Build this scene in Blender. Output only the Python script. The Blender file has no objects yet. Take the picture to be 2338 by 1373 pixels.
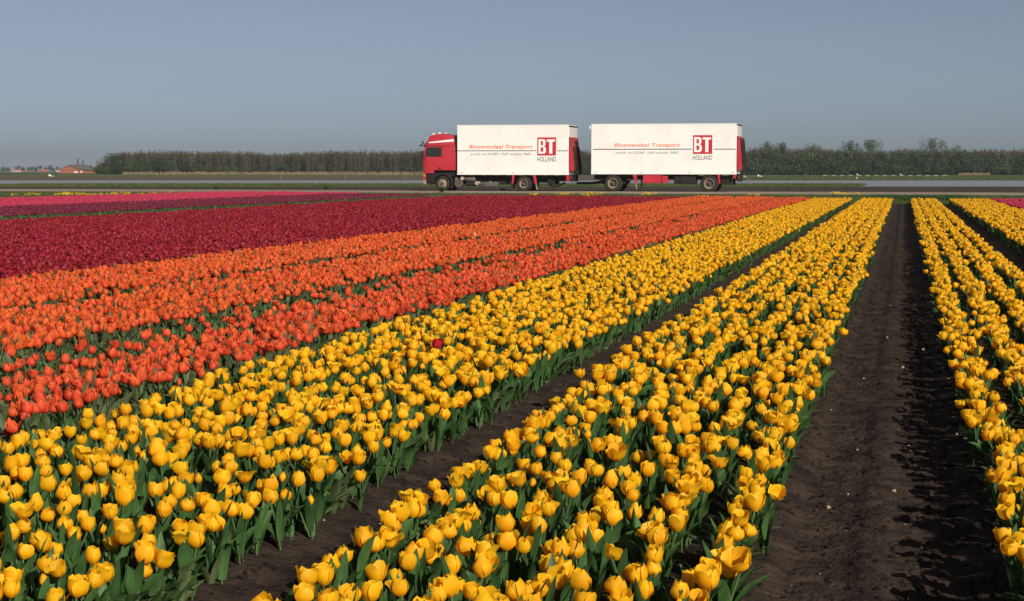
import bpy, bmesh, math, random
import numpy as np
from mathutils import Vector, Matrix

random.seed(7)
RNG = np.random.default_rng(7)
SC = bpy.context.scene
COL = SC.collection

# ------------------------------------------------------------------ camera
FPX, CX, CY, ROLL, VX, EYE = 4000.0, 1169.0, 686.5, 0.0012, 2064.0, 1.22
HC = 392 - ROLL * (VX - CX)
PITCH = math.atan((CY - HC) / FPX)
YAW = math.atan((VX - CX) * math.cos(PITCH) / FPX)
FWD = np.array([-math.sin(YAW) * math.cos(PITCH), math.cos(YAW) * math.cos(PITCH), -math.sin(PITCH)])
R0 = np.array([math.cos(YAW), math.sin(YAW), 0.0])
U0 = np.cross(R0, FWD)
RGT = R0 + ROLL * U0
UPV = U0 - ROLL * R0
CAMP = np.array([0.0, 0.0, EYE])

cam_d = bpy.data.cameras.new('camera')
cam_d.sensor_width = 36
cam_d.sensor_fit = 'HORIZONTAL'
cam_d.lens = FPX / 2338 * 36
cam_d.clip_start = 0.1
cam_d.clip_end = 12000
cam = bpy.data.objects.new('camera', cam_d)
COL.objects.link(cam)
M3 = Matrix((RGT, UPV, -FWD)).transposed().to_3x3()
cam.matrix_world = Matrix.Translation(CAMP) @ M3.to_4x4()
SC.camera = cam

# ------------------------------------------------------------------ light
SUN_AZ, SUN_EL = math.radians(42), math.radians(27)
TOSUN = Vector((math.sin(SUN_AZ) * math.cos(SUN_EL), -math.cos(SUN_AZ) * math.cos(SUN_EL), math.sin(SUN_EL)))
sun_d = bpy.data.lights.new('sun', 'SUN')
sun_d.energy = 4.9
sun_d.angle = math.radians(0.5)
sun_d.color = (1.0, 0.93, 0.82)
sun = bpy.data.objects.new('sun', sun_d)
sun.rotation_euler = TOSUN.to_track_quat('Z', 'Y').to_euler()
sun.location = (0, 0, 60)
COL.objects.link(sun)

W = bpy.data.worlds.new('World')
SC.world = W
W.use_nodes = True
wn, wl = W.node_tree.nodes, W.node_tree.links
wn.clear()
sky = wn.new('ShaderNodeTexSky')
sky.sky_type = 'NISHITA'
sky.sun_disc = False
sky.sun_elevation = SUN_EL
sky.sun_rotation = math.pi - SUN_AZ
sky.altitude = 0
sky.air_density = 0.4
sky.dust_density = 1.1
sky.ozone_density = 1.0
hs = wn.new('ShaderNodeHueSaturation')
hs.inputs['Saturation'].default_value = 0.70
bg = wn.new('ShaderNodeBackground')
bg.inputs['Strength'].default_value = 0.071
wo = wn.new('ShaderNodeOutputWorld')
wl.new(sky.outputs[0], hs.inputs['Color'])
wl.new(hs.outputs[0], bg.inputs['Color'])
wl.new(bg.outputs[0], wo.inputs['Surface'])
SC.view_settings.view_transform = 'Standard'
SC.view_settings.look = 'None'
SC.view_settings.exposure = 0.0
SC.view_settings.gamma = 1.0
SC.view_settings.use_curve_mapping = False
SC.cycles.max_bounces = 6
SC.cycles.transparent_max_bounces = 8
SC.cycles.volume_bounces = 0

# ------------------------------------------------------------------ helpers
def ray(px, py):
    return FWD * FPX + RGT * (px - CX) - UPV * (py - CY)

def at_z(px, py, z=0.0):
    d = ray(px, py)
    return CAMP + d * ((z - EYE) / d[2])

def at_y(px, py, Y):
    d = ray(px, py)
    return CAMP + d * (Y / d[1])

def at_depth(px, py, w):
    return CAMP + ray(px, py) * (w / FPX)

def project(P):
    d = np.asarray(P) - CAMP
    w = d @ FWD
    return CX + FPX * (d @ RGT) / w, CY - FPX * (d @ UPV) / w, w

def tag(o, label=None, cat=None, group=None, kind=None):
    if label: o['label'] = label
    if cat: o['category'] = cat
    if group: o['group'] = group
    if kind: o['kind'] = kind
    return o

def empty(name, loc, label, cat, group=None):
    o = bpy.data.objects.new(name, None)
    o.empty_display_size = 0.2
    o.location = loc
    COL.objects.link(o)
    return tag(o, label, cat, group)

def link(name, me, parent=None):
    o = bpy.data.objects.new(name, me)
    COL.objects.link(o)
    if parent is not None:
        o.parent = parent
    return o

def mesh_np(name, v, f, mats=None, mi=None, smooth=False):
    me = bpy.data.meshes.new(name)
    me.from_pydata([tuple(p) for p in v], [], [tuple(p) for p in f])
    for m in (mats or []):
        me.materials.append(m)
    if mi is not None:
        me.polygons.foreach_set('material_index', np.asarray(mi, dtype=np.int32))
    if smooth:
        me.polygons.foreach_set('use_smooth', np.ones(len(me.polygons), dtype=bool))
    me.update()
    return me

# --- materials
def mat(name, color=None, rough=0.6, spec=0.3, metal=0.0, coat=0.0):
    m = bpy.data.materials.new(name)
    m.use_nodes = True
    b = m.node_tree.nodes['Principled BSDF']
    b.inputs['Roughness'].default_value = rough
    b.inputs['Specular IOR Level'].default_value = spec
    b.inputs['Metallic'].default_value = metal
    b.inputs['Coat Weight'].default_value = coat
    b.inputs['Coat Roughness'].default_value = 0.08
    if color:
        b.inputs['Base Color'].default_value = (*color, 1)
    return m

def nodes(m):
    return m.node_tree.nodes, m.node_tree.links, m.node_tree.nodes['Principled BSDF']

def ramp(n, stops):
    r = n.new('ShaderNodeValToRGB')
    el = r.color_ramp.elements
    while len(el) < len(stops):
        el.new(0.5)
    for e, (p, c) in zip(el, stops):
        e.position = p
        e.color = (*c, 1)
    return r

def noise_mat(name, stops, scale=5.0, detail=6, rough=0.85, spec=0.2, bump=0.0, bscale=None, bdist=0.02, vec='Object', rand=0.0, stretch=None):
    """Colour from one noise through a ramp, relief from a second noise."""
    m = mat(name, rough=rough, spec=spec)
    n, l, b = nodes(m)
    tc = n.new('ShaderNodeTexCoord')
    src = tc.outputs[vec]
    if stretch:
        mp = n.new('ShaderNodeMapping')
        mp.inputs['Scale'].default_value = stretch
        l.new(src, mp.inputs['Vector'])
        src = mp.outputs[0]
    t = n.new('ShaderNodeTexNoise')
    t.inputs['Scale'].default_value = scale
    t.inputs['Detail'].default_value = detail
    l.new(src, t.inputs['Vector'])
    r = ramp(n, stops)
    l.new(t.outputs['Fac'], r.inputs[0])
    out = r.outputs[0]
    if rand:
        out = random_value(n, l, out, rand)
    l.new(out, b.inputs['Base Color'])
    if bump:
        t2 = n.new('ShaderNodeTexNoise')
        t2.inputs['Scale'].default_value = bscale or scale * 4
        t2.inputs['Detail'].default_value = 8
        l.new(src, t2.inputs['Vector'])
        bp = n.new('ShaderNodeBump')
        bp.inputs['Strength'].default_value = bump
        bp.inputs['Distance'].default_value = bdist
        l.new(t2.outputs['Fac'], bp.inputs['Height'])
        l.new(bp.outputs[0], b.inputs['Normal'])
    return m

def random_value(n, l, col, amount, hue=0.0):
    oi = n.new('ShaderNodeObjectInfo')
    mr = n.new('ShaderNodeMapRange')
    mr.inputs['To Min'].default_value = 1 - amount
    mr.inputs['To Max'].default_value = 1 + amount
    l.new(oi.outputs['Random'], mr.inputs['Value'])
    h = n.new('ShaderNodeHueSaturation')
    l.new(mr.outputs[0], h.inputs['Value'])
    if hue:
        m2 = n.new('ShaderNodeMath')
        m2.operation = 'MULTIPLY_ADD'
        # a second random number from the first
        fr = n.new('ShaderNodeMath'); fr.operation = 'MULTIPLY'
        fr.inputs[1].default_value = 37.7
        l.new(oi.outputs['Random'], fr.inputs[0])
        fr2 = n.new('ShaderNodeMath'); fr2.operation = 'FRACT'
        l.new(fr.outputs[0], fr2.inputs[0])
        m2.inputs[1].default_value = 2 * hue
        m2.inputs[2].default_value = 0.5 - hue
        l.new(fr2.outputs[0], m2.inputs[0])
        l.new(m2.outputs[0], h.inputs['Hue'])
    l.new(col, h.inputs['Color'])
    return h.outputs[0]

def add_translucent(m, fac, tint=None):
    n, l, b = nodes(m)
    out = n['Material Output']
    tr = n.new('ShaderNodeBsdfTranslucent')
    mx = n.new('ShaderNodeMixShader')
    mx.inputs[0].default_value = fac
    bc = b.inputs['Base Color']
    if bc.links:
        l.new(bc.links[0].from_socket, tr.inputs['Color'])
    else:
        tr.inputs['Color'].default_value = bc.default_value
    l.new(b.outputs[0], mx.inputs[1])
    l.new(tr.outputs[0], mx.inputs[2])
    l.new(mx.outputs[0], out.inputs['Surface'])
    return m

def petal_mat(name, body, edge, rand=0.10, hue=0.008, tr=0.28, rough=0.5):
    m = mat(name, rough=rough, spec=0.25)
    n, l, b = nodes(m)
    at = n.new('ShaderNodeAttribute')
    at.attribute_name = 'edge'
    tc = n.new('ShaderNodeTexCoord')
    t = n.new('ShaderNodeTexNoise')
    t.inputs['Scale'].default_value = 90
    t.inputs['Detail'].default_value = 3
    l.new(tc.outputs['Object'], t.inputs['Vector'])
    ad = n.new('ShaderNodeMath'); ad.operation = 'MULTIPLY_ADD'
    ad.inputs[1].default_value = 0.5
    l.new(t.outputs['Fac'], ad.inputs[0])
    l.new(at.outputs['Fac'], ad.inputs[2])
    r = ramp(n, [(0.30, body), (1.15 if False else 1.0, edge)])
    l.new(ad.outputs[0], r.inputs[0])
    c = random_value(n, l, r.outputs[0], rand, hue)
    l.new(c, b.inputs['Base Color'])
    add_translucent(m, tr)
    return m

def leaf_mat(name, a, c, rand=0.22, tr=0.22, rough=0.42):
    m = noise_mat(name, [(0.3, a), (0.7, c)], scale=9, detail=3, rough=rough, spec=0.22, rand=rand, stretch=(6, 6, 1))
    add_translucent(m, tr)
    return m

# --- bmesh solids in world coordinates, shifted to the thing's base
class Solid:
    def __init__(s, root=None):
        s.bm = bmesh.new()
        s.root = root
    def box(s, x0, x1, y0, y1, z0, z1, bevel=0.0):
        vs = [s.bm.verts.new(p) for p in ((x0, y0, z0), (x1, y0, z0), (x1, y1, z0), (x0, y1, z0), (x0, y0, z1), (x1, y0, z1), (x1, y1, z1), (x0, y1, z1))]
        fs = [(0, 3, 2, 1), (4, 5, 6, 7), (0, 1, 5, 4), (1, 2, 6, 5), (2, 3, 7, 6), (3, 0, 4, 7)]
        faces = [s.bm.faces.new([vs[i] for i in f]) for f in fs]
        if bevel:
            ed = list({e for f in faces for e in f.edges})
            bmesh.ops.bevel(s.bm, geom=ed, offset=bevel, segments=2, affect='EDGES', profile=0.6)
        return s
    def prism(s, poly, y0, y1, bevel=0.0, seg=2, inset_top=None):
        """poly: (x, z) outline extruded along y; inset_top narrows the width at heights above inset_top[0]."""
        def yy(z, y):
            if inset_top and z > inset_top[0]:
                k = inset_top[1] * (z - inset_top[0])
                return y + (k if y == y0 else -k)
            return y
        a = [s.bm.verts.new((x, yy(z, y0), z)) for x, z in poly]
        b = [s.bm.verts.new((x, yy(z, y1), z)) for x, z in poly]
        n = len(poly)
        faces = [s.bm.faces.new(a), s.bm.faces.new(b[::-1])]
        for i in range(n):
            faces.append(s.bm.faces.new((a[i], b[i], b[(i + 1) % n], a[(i + 1) % n])))
        bmesh.ops.recalc_face_normals(s.bm, faces=faces)
        if bevel:
            ed = list({e for f in faces for e in f.edges})
            bmesh.ops.bevel(s.bm, geom=ed, offset=bevel, segments=seg, affect='EDGES', profile=0.6, clamp_overlap=True)
        return s
    def tube(s, pts, rad, seg=8):
        pts = [Vector(p) for p in pts]
        rad = [rad] * len(pts) if not hasattr(rad, '__len__') else rad
        rings = []
        for i, p in enumerate(pts):
            d = (pts[min(i + 1, len(pts) - 1)] - pts[max(i - 1, 0)]).normalized()
            a = d.orthogonal().normalized()
            if rings:
                a = (prev - d * prev.dot(d)).normalized()
            prev = a
            c = d.cross(a)
            rings.append([s.bm.verts.new(p + (a * math.cos(t) + c * math.sin(t)) * rad[i]) for t in [2 * math.pi * k / seg for k in range(seg)]])
        for r1, r2 in zip(rings, rings[1:]):
            for k in range(seg):
                s.bm.faces.new((r1[k], r1[(k + 1) % seg], r2[(k + 1) % seg], r2[k]))
        s.bm.faces.new(rings[0][::-1]); s.bm.faces.new(rings[-1])
        return s
    def lathe(s, cx, cz, prof, seg=32, caps=(True, True)):
        """prof: (radius, y) around the y axis through (cx, cz)."""
        rings = []
        for r, y in prof:
            rings.append([s.bm.verts.new((cx + r * math.cos(2 * math.pi * k / seg), y, cz + r * math.sin(2 * math.pi * k / seg))) for k in range(seg)])
        for r1, r2 in zip(rings, rings[1:]):
            for k in range(seg):
                s.bm.faces.new((r1[k], r1[(k + 1) % seg], r2[(k + 1) % seg], r2[k]))
        if caps[0]: s.bm.faces.new(rings[0])
        if caps[1]: s.bm.faces.new(rings[-1][::-1])
        return s
    def poly3(s, pts):
        s.bm.faces.new([s.bm.verts.new(p) for p in pts])
        return s
    def done(s, name, m, parent=None, smooth=False, recalc=True):
        if recalc:
            bmesh.ops.recalc_face_normals(s.bm, faces=s.bm.faces[:])
        if parent is not None:
            base = parent
            off = Vector(base.location)
            while base.parent is not None:
                base = base.parent
                off += Vector(base.location)
            bmesh.ops.translate(s.bm, verts=s.bm.verts[:], vec=-off)
        me = bpy.data.meshes.new(name)
        s.bm.to_mesh(me); s.bm.free()
        me.materials.append(m)
        if smooth:
            me.polygons.foreach_set('use_smooth', np.ones(len(me.polygons), dtype=bool))
            me.set_sharp_from_angle(angle=math.radians(38))
        return link(name, me, parent)

def sheet(name, pts, m, kind='structure'):
    """Flat ground sheet through the given corners."""
    me = mesh_np(name, pts, [tuple(range(len(pts)))], [m])
    return tag(link(name, me), kind=kind)

# --- scatter with geometry nodes
def source_collection(name, meshes):
    c = bpy.data.collections.new(name)
    for i, me in enumerate(meshes):
        c.objects.link(bpy.data.objects.new('%s_%02d' % (name, i), me))
    return c

def scatter(name, pos, rot, scl, idx, coll, label=None, cat=None, kind='stuff', parent=None):
    me = bpy.data.meshes.new(name)
    n = len(pos)
    me.vertices.add(n)
    me.vertices.foreach_set('co', np.asarray(pos, dtype=np.float32).ravel())
    a = me.attributes.new('rot', 'FLOAT_VECTOR', 'POINT'); a.data.foreach_set('vector', np.asarray(rot, dtype=np.float32).ravel())
    a = me.attributes.new('scl', 'FLOAT_VECTOR', 'POINT')
    scl = np.asarray(scl, dtype=np.float32)
    if scl.ndim == 1:
        scl = np.repeat(scl[:, None], 3, 1)
    a.data.foreach_set('vector', scl.ravel())
    a = me.attributes.new('idx', 'INT', 'POINT'); a.data.foreach_set('value', np.asarray(idx, dtype=np.int32))
    o = link(name, me, parent)
    g = bpy.data.node_groups.new(name, 'GeometryNodeTree')
    g.interface.new_socket('Geometry', in_out='INPUT', socket_type='NodeSocketGeometry')
    g.interface.new_socket('Geometry', in_out='OUTPUT', socket_type='NodeSocketGeometry')
    N, L = g.nodes, g.links
    gi, go = N.new('NodeGroupInput'), N.new('NodeGroupOutput')
    ci = N.new('GeometryNodeCollectionInfo')
    ci.inputs['Collection'].default_value = coll
    ci.inputs['Separate Children'].default_value = True
    ci.inputs['Reset Children'].default_value = True
    ip = N.new('GeometryNodeInstanceOnPoints')
    ip.inputs['Pick Instance'].default_value = True
    def attr(nm, ty):
        k = N.new('GeometryNodeInputNamedAttribute')
        k.data_type = ty
        k.inputs['Name'].default_value = nm
        return k.outputs['Attribute']
    er = N.new('FunctionNodeEulerToRotation')
    L.new(attr('rot', 'FLOAT_VECTOR'), er.inputs[0])
    L.new(gi.outputs[0], ip.inputs['Points'])
    L.new(ci.outputs[0], ip.inputs['Instance'])
    L.new(attr('idx', 'INT'), ip.inputs['Instance Index'])
    L.new(er.outputs[0], ip.inputs['Rotation'])
    L.new(attr('scl', 'FLOAT_VECTOR'), ip.inputs['Scale'])
    L.new(ip.outputs[0], go.inputs[0])
    md = o.modifiers.new('scatter', 'NODES')
    md.node_group = g
    return tag(o, label, cat, kind=kind)

# --- smooth value noise on numpy grids
def vnoise(x, y, seed=0):
    xi, yi = np.floor(x).astype(np.int64), np.floor(y).astype(np.int64)
    xf, yf = x - xi, y - yi
    def h(a, b):
        n = (a * 374761393 + b * 668265263 + seed * 974634777) & 0x7fffffff
        n = ((n ^ (n >> 13)) * 1274126177) & 0x7fffffff
        return ((n ^ (n >> 16)) & 0xffff) / 65535.0
    u, v = xf * xf * (3 - 2 * xf), yf * yf * (3 - 2 * yf)
    return (h(xi, yi) * (1 - u) + h(xi + 1, yi) * u) * (1 - v) + (h(xi, yi + 1) * (1 - u) + h(xi + 1, yi + 1) * u) * v

# ------------------------------------------------------------------ materials
SOIL = noise_mat('soil', [(0.25, (0.014, 0.010, 0.007)), (0.5, (0.038, 0.027, 0.020)), (0.8, (0.072, 0.051, 0.038))], scale=7, detail=12, rough=0.95, spec=0.12, bump=0.9, bscale=48, bdist=0.02)
FIELD_SOIL = noise_mat('ploughed_soil', [(0.3, (0.105, 0.072, 0.058)), (0.7, (0.165, 0.115, 0.092))], scale=0.35, detail=10, rough=0.95, spec=0.1, bump=0.6, bscale=2.2, bdist=0.15, stretch=(0.25, 1, 1))
DARK_FIELD = noise_mat('damp_soil', [(0.3, (0.048, 0.036, 0.029)), (0.7, (0.085, 0.062, 0.050))], scale=0.5, detail=10, rough=0.95, spec=0.1, bump=0.6, bscale=2.2, bdist=0.12, stretch=(0.25, 1, 1))
GRASS_SHEET = noise_mat('grass_turf', [(0.3, (0.040, 0.060, 0.020)), (0.6, (0.065, 0.085, 0.028)), (0.8, (0.095, 0.095, 0.040))], scale=0.8, detail=10, rough=0.95, spec=0.1, bump=0.8, bscale=6, bdist=0.12)
CROP_SHEET = noise_mat('young_crop', [(0.3, (0.075, 0.100, 0.036)), (0.7, (0.120, 0.150, 0.058))], scale=0.5, detail=9, rough=0.95, spec=0.1, bump=0.8, bscale=3, bdist=0.2, stretch=(0.3, 1, 1))
FAR_GREEN = noise_mat('far_meadow', [(0.3, (0.075, 0.105, 0.038)), (0.7, (0.120, 0.145, 0.060))], scale=0.05, detail=9, rough=0.95, spec=0.1, bump=0.7, bscale=1.2, bdist=0.3, stretch=(0.15, 1, 1))
ROAD = noise_mat('concrete_track', [(0.3, (0.24, 0.190, 0.140)), (0.65, (0.34, 0.275, 0.21)), (0.85, (0.40, 0.33, 0.255))], scale=0.9, detail=10, rough=0.92, spec=0.15, bump=0.4, bscale=14, bdist=0.02, stretch=(0.35, 1, 1))
FILM = noise_mat('plastic_film', [(0.3, (0.20, 0.215, 0.23)), (0.7, (0.31, 0.325, 0.34))], scale=0.25, detail=8, rough=0.45, spec=0.4, bump=0.5, bscale=1.6, bdist=0.12, stretch=(0.08, 1, 1))
DRY = leaf_mat('dry_reed', (0.24, 0.16, 0.085), (0.36, 0.26, 0.15), rand=0.25, tr=0.1)

# ------------------------------------------------------------------ ground
G = 2600
sheet('ground', [(-G, -G, -0.08), (G, -G, -0.08), (G, G, -0.08), (-G, G, -0.08)], SOIL)

# road and verge run straight across the rows
ROAD_Y0, ROAD_Y1 = 95.2, 104.4
def yband(name, y0, y1, m, z=0.0, x0=-900, x1=700):
    return sheet(name, [(x0, y0, z), (x1, y0, z), (x1, y1, z), (x0, y1, z)], m)
yband('grass_verge_ground', 71.6, ROAD_Y0, GRASS_SHEET, -0.01)
# track slab with a low crown and broken edges
def road_mesh():
    xs = np.arange(-160, 90, 0.8)
    rows = [(-0.9, -0.03), (0.0, 0.012), (0.35, 0.03), (0.5, 0.045), (0.95, 0.03), (1.0, 0.02), (1.05, -0.03)]
    v, f = [], []
    w = ROAD_Y1 - ROAD_Y0
    for i, x in enumerate(xs):
        for k, (t, z) in enumerate(rows):
            y = ROAD_Y0 + w * t if 0 <= t <= 1 else (ROAD_Y0 - 0.6 if t < 0 else ROAD_Y1 + 0.6)
            j = 0.5 * (vnoise(np.array(x * 0.45), np.array(k * 7.3), 3) - 0.5) if k in (1, 5) else 0
            v.append((x, y + float(j), z))
    n = len(rows)
    for i in range(len(xs) - 1):
        for k in range(n - 1):
            f.append((i * n + k, (i + 1) * n + k, (i + 1) * n + k + 1, i * n + k + 1))
    return mesh_np('road', v, f, [ROAD], smooth=True)
tag(link('road', road_mesh()), kind='structure')

def line_y(l, X, z=0.0):
    a, b = at_z(-60, l[0], z), at_z(2400, l[1], z)
    X = min(max(X, a[0]), b[0])            # level off outside the measured stretch
    return float(a[1] + (b[1] - a[1]) * (X - a[0]) / (b[0] - a[0]))

L_SOIL, L_CROP, L_FILM, L_FAR, L_MEAD = (427.0, 427.2), (420.8, 420.6), (412.2, 412.4), (404.0, 404.8), (399.0, 399.6)
XSPLIT = float(at_z(1985, 420, 0)[0])
XGREEN = float(at_z(1650, 408, 0)[0])
def strip(name, n0, n1, x0, x1, m, z=0.0):
    """Land between two boundaries (a constant y or a measured line), cut at the lines' own break points."""
    f0 = (lambda X: n0) if not isinstance(n0, tuple) else (lambda X: line_y(n0, X))
    f1 = (lambda X: n1) if not isinstance(n1, tuple) else (lambda X: line_y(n1, X))
    xs = {x0, x1}
    for l in (n0, n1):
        if isinstance(l, tuple):
            xs |= {float(at_z(-60, l[0])[0]), float(at_z(2400, l[1])[0])}
    xs = sorted(x for x in xs if x0 <= x <= x1)
    v = [(x, f0(x), z) for x in xs] + [(x, f1(x), z) for x in xs]
    n = len(xs)
    me = mesh_np(name, v, [(i, i + 1, n + i + 1, n + i) for i in range(n - 1)], [m])
    return tag(link(name, me), kind='structure')
XL, XR = -330.0, 230.0
strip('ploughed_field', ROAD_Y1, L_SOIL, XL, XR, DARK_FIELD)
strip('young_crop_field', L_SOIL, L_CROP, XL, XSPLIT, CROP_SHEET)
tag(strip('plastic_film_field', L_CROP, L_FILM, XL, XSPLIT, FILM), 'pale grey plastic film covering a long field strip beyond the road', 'crop cover', kind='structure')
tag(strip('plastic_film_field', (425.6, 425.8), L_FILM, XSPLIT, XR, FILM), 'pale grey plastic film on the wider field strip behind the trailer end', 'crop cover', kind='structure')
strip('crop_margin', L_SOIL, (425.6, 425.8), XSPLIT, XR, CROP_SHEET)
strip('brown_field', L_FILM, L_FAR, XL, XGREEN, FIELD_SOIL)
strip('green_field', (411.0, 411.0), (398.0, 398.0), XGREEN, XR + 200, CROP_SHEET)
strip('ditch_edge', L_FILM, (411.0, 411.0), XGREEN, XR, DARK_FIELD)
strip('far_meadow', L_FAR, (398.2, 398.2), XL - 300, XGREEN, FAR_GREEN)
sheet('far_land', [(-G + 60, 640, -0.02), (G - 60, 640, -0.02), (G - 60, G - 60, -0.02), (-G + 60, G - 60, -0.02)], FAR_GREEN)

# near soil: one relief sheet, finer towards the camera
BEDS = [  # name, x0, x1 (flower heads), y_end, colour, row spacing, plant spacing, density
    ('far_right_pink', 3.26, 6.0, 68.0, 'pink', 0.19, 0.075, 0.95),
    ('yellow_d', 1.75, 2.99, 68.0, 'yellow', 0.20, 0.058, 0.98),
    ('yellow_c', 0.37, 1.10, 68.6, 'yellow', 0.24, 0.049, 0.98),
    ('yellow_b', -1.46, -0.48, 68.3, 'yellow', 0.21, 0.057, 0.95),
    ('yellow_a', -3.28, -1.98, 68.0, 'yellow', 0.19, 0.059, 0.95),
    ('orange_near', -4.75, -3.62, 69.8, 'vermilion', 0.16, 0.056, 0.97),
    ('orange_mid', -6.26, -5.10, 70.4, 'orange', 0.155, 0.053, 0.98),
    ('orange_far', -8.14, -6.74, 71.0, 'orange', 0.155, 0.053, 0.98),
]
def height(X, Y):
    z = 0.018 * (vnoise(X * 4, Y * 4, 1) - 0.5) + 0.014 * (vnoise(X * 11, Y * 11, 2) - 0.5) + 0.014 * (vnoise(X * 24, Y * 24, 5) - 0.5)
    bed = np.zeros_like(X)
    for b in BEDS:
        c, hw = 0.5 * (b[1] + b[2]), 0.5 * (b[2] - b[1]) + 0.05
        bed = np.maximum(bed, np.clip((hw + 0.1 - np.abs(X - c)) / 0.14, 0, 1))
    z = z + 0.035 * bed - 0.02
    # tyre tracks along the wide path
    for c, w in ((-0.25, 0.14), (0.09, 0.14)):
        t = np.clip(1 - np.abs(X - c) / w, 0, 1)
        t = np.minimum(t * 3, 1)
        lug = np.abs(((Y * 10.5 + 1.2 * np.abs(X - c) / w) % 1.0) - 0.5) * 2
        z = z + t * (-0.024 + 0.020 * np.clip(lug * 1.6 - 0.3, 0, 1) * (0.35 + 0.65 * vnoise(X * 2.5, Y * 1.3, 8)))
    return z
def soil_mesh():
    xs = np.concatenate([np.arange(-10, -2.4, 0.1), np.arange(-2.4, 1.6, 0.022), np.arange(1.6, 6.4, 0.08)])
    ys = [2.4]
    while ys[-1] < 71.8:
        ys.append(ys[-1] + max(0.022, (ys[-1] / 11.0) ** 2 * 0.02 + ys[-1] * 0.0016))
    ys = np.array(ys)
    X, Y = np.meshgrid(xs, ys)
    Z = height(X, Y)
    v = np.stack([X.ravel(), Y.ravel(), Z.ravel()], 1)
    nx, ny = len(xs), len(ys)
    i = np.arange(nx * ny).reshape(ny, nx)
    f = np.stack([i[:-1, :-1].ravel(), i[:-1, 1:].ravel(), i[1:, 1:].ravel(), i[1:, :-1].ravel()], 1)
    me = bpy.data.meshes.new('field_soil')
    me.vertices.add(len(v)); me.vertices.foreach_set('co', v.astype(np.float32).ravel())
    me.loops.add(f.size); me.loops.foreach_set('vertex_index', f.astype(np.int32).ravel())
    me.polygons.add(len(f)); me.polygons.foreach_set('loop_start', np.arange(0, f.size, 4, dtype=np.int32))
    me.polygons.foreach_set('use_smooth', np.ones(len(f), dtype=bool))
    me.materials.append(SOIL)
    me.update(calc_edges=True)
    return me
tag(link('field_soil', soil_mesh()), kind='structure')

# ------------------------------------------------------------------ foliage meshes
def twig_tree(seed, h, spread, n, broad, trunk_w=0.07, low=0.05, leaf=0):
    """Bare upright tree: trunk and limbs as thin three-sided rods, fine twigs as slivers."""
    r = np.random.default_rng(seed)
    v, f, mi = [], [], []
    def rod(a, b, ra, rb, k):
        a, b = np.array(a), np.array(b)
        d = (b - a); d /= np.linalg.norm(d) + 1e-9
        p = np.cross(d, [0.3, 1, 0.2]); p /= np.linalg.norm(p)
        q = np.cross(d, p)
        s = len(v)
        for c, rr in ((a, ra), (b, rb)):
            for t in range(3):
                g = 2 * math.pi * t / 3
                v.append(c + (p * math.cos(g) + q * math.sin(g)) * rr)
        for t in range(3):
            f.append((s + t, s + (t + 1) % 3, s + 3 + (t + 1) % 3, s + 3 + t)); mi.append(k)
    tops = []
    for k in range(broad):
        bx, by = r.normal(0, spread * 0.22, 2) if broad > 1 else (0, 0)
        lean = r.normal(0, 0.05, 2)
        hh = h * r.uniform(0.82, 1.0)
        tip = (bx + lean[0] * hh, by + lean[1] * hh, hh)
        rod((bx, by, 0), tip, trunk_w, 0.015, 0)
        tops.append(((bx, by, 0), tip))
    for k in range(n):
        a, b = tops[r.integers(len(tops))]
        t = r.uniform(low, 0.97)
        p = np.array(a) + (np.array(b) - np.array(a)) * t
        ang = r.uniform(0, 2 * math.pi)
        ln = (0.35 + (1 - t) * 0.5) * spread * r.uniform(0.5, 1.3)
        up = r.uniform(0.7, 1.8)
        e = p + np.array([math.cos(ang), math.sin(ang), up]) * ln * 0.6
        rod(p, e, 0.022, 0.012, 0)
        for j in range(4):
            c = p + (e - p) * r.uniform(0.3, 1.0)
            d = np.array([r.normal(0, 0.35), r.normal(0, 0.35), r.uniform(0.2, 0.8)]) * 0.9
            s = len(v)
            wv = np.array([r.normal(), r.normal(), 0.0]); wv /= np.linalg.norm(wv); wv *= r.uniform(0.025, 0.05)
            v.extend([c - wv, c + wv, c + d]); f.append((s, s + 1, s + 2)); mi.append(1)
    return v, f, mi

def leaf_cloud(seed, n, fn, size):
    """Leaf-sized faces spread through lobes; fn(r) gives a point of the crown."""
    r = np.random.default_rng(seed)
    v, f = [], []
    for _ in range(n):
        c = fn(r)
        a = r.normal(0, 1, 3); a /= np.linalg.norm(a)
        b = np.cross(a, r.normal(0, 1, 3)); b /= np.linalg.norm(b)
        s = size * r.uniform(0.6, 1.4)
        k = len(v)
        v.extend([c - a * s, c + b * s * 0.45, c + a * s, c - b * s * 0.45])
        f.append((k, k + 1, k + 2, k + 3))
    return v, f

TWIG = leaf_mat('brown_twigs', (0.052, 0.042, 0.027), (0.085, 0.068, 0.043), rand=0.25, tr=0.05, rough=0.8)
BUDS = leaf_mat('budding_twigs', (0.080, 0.066, 0.038), (0.110, 0.092, 0.050), rand=0.25, tr=0.15, rough=0.8)
GREEN_DK = leaf_mat('dark_leaves', (0.022, 0.040, 0.016), (0.045, 0.070, 0.026), rand=0.3, tr=0.2, rough=0.7)
GREEN_MD = leaf_mat('fresh_leaves', (0.045, 0.080, 0.024), (0.085, 0.125, 0.040), rand=0.25, tr=0.25, rough=0.7)
BARK = noise_mat('bark', [(0.3, (0.05, 0.04, 0.03)), (0.7, (0.10, 0.08, 0.06))], scale=6, bump=0.5)

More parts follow.
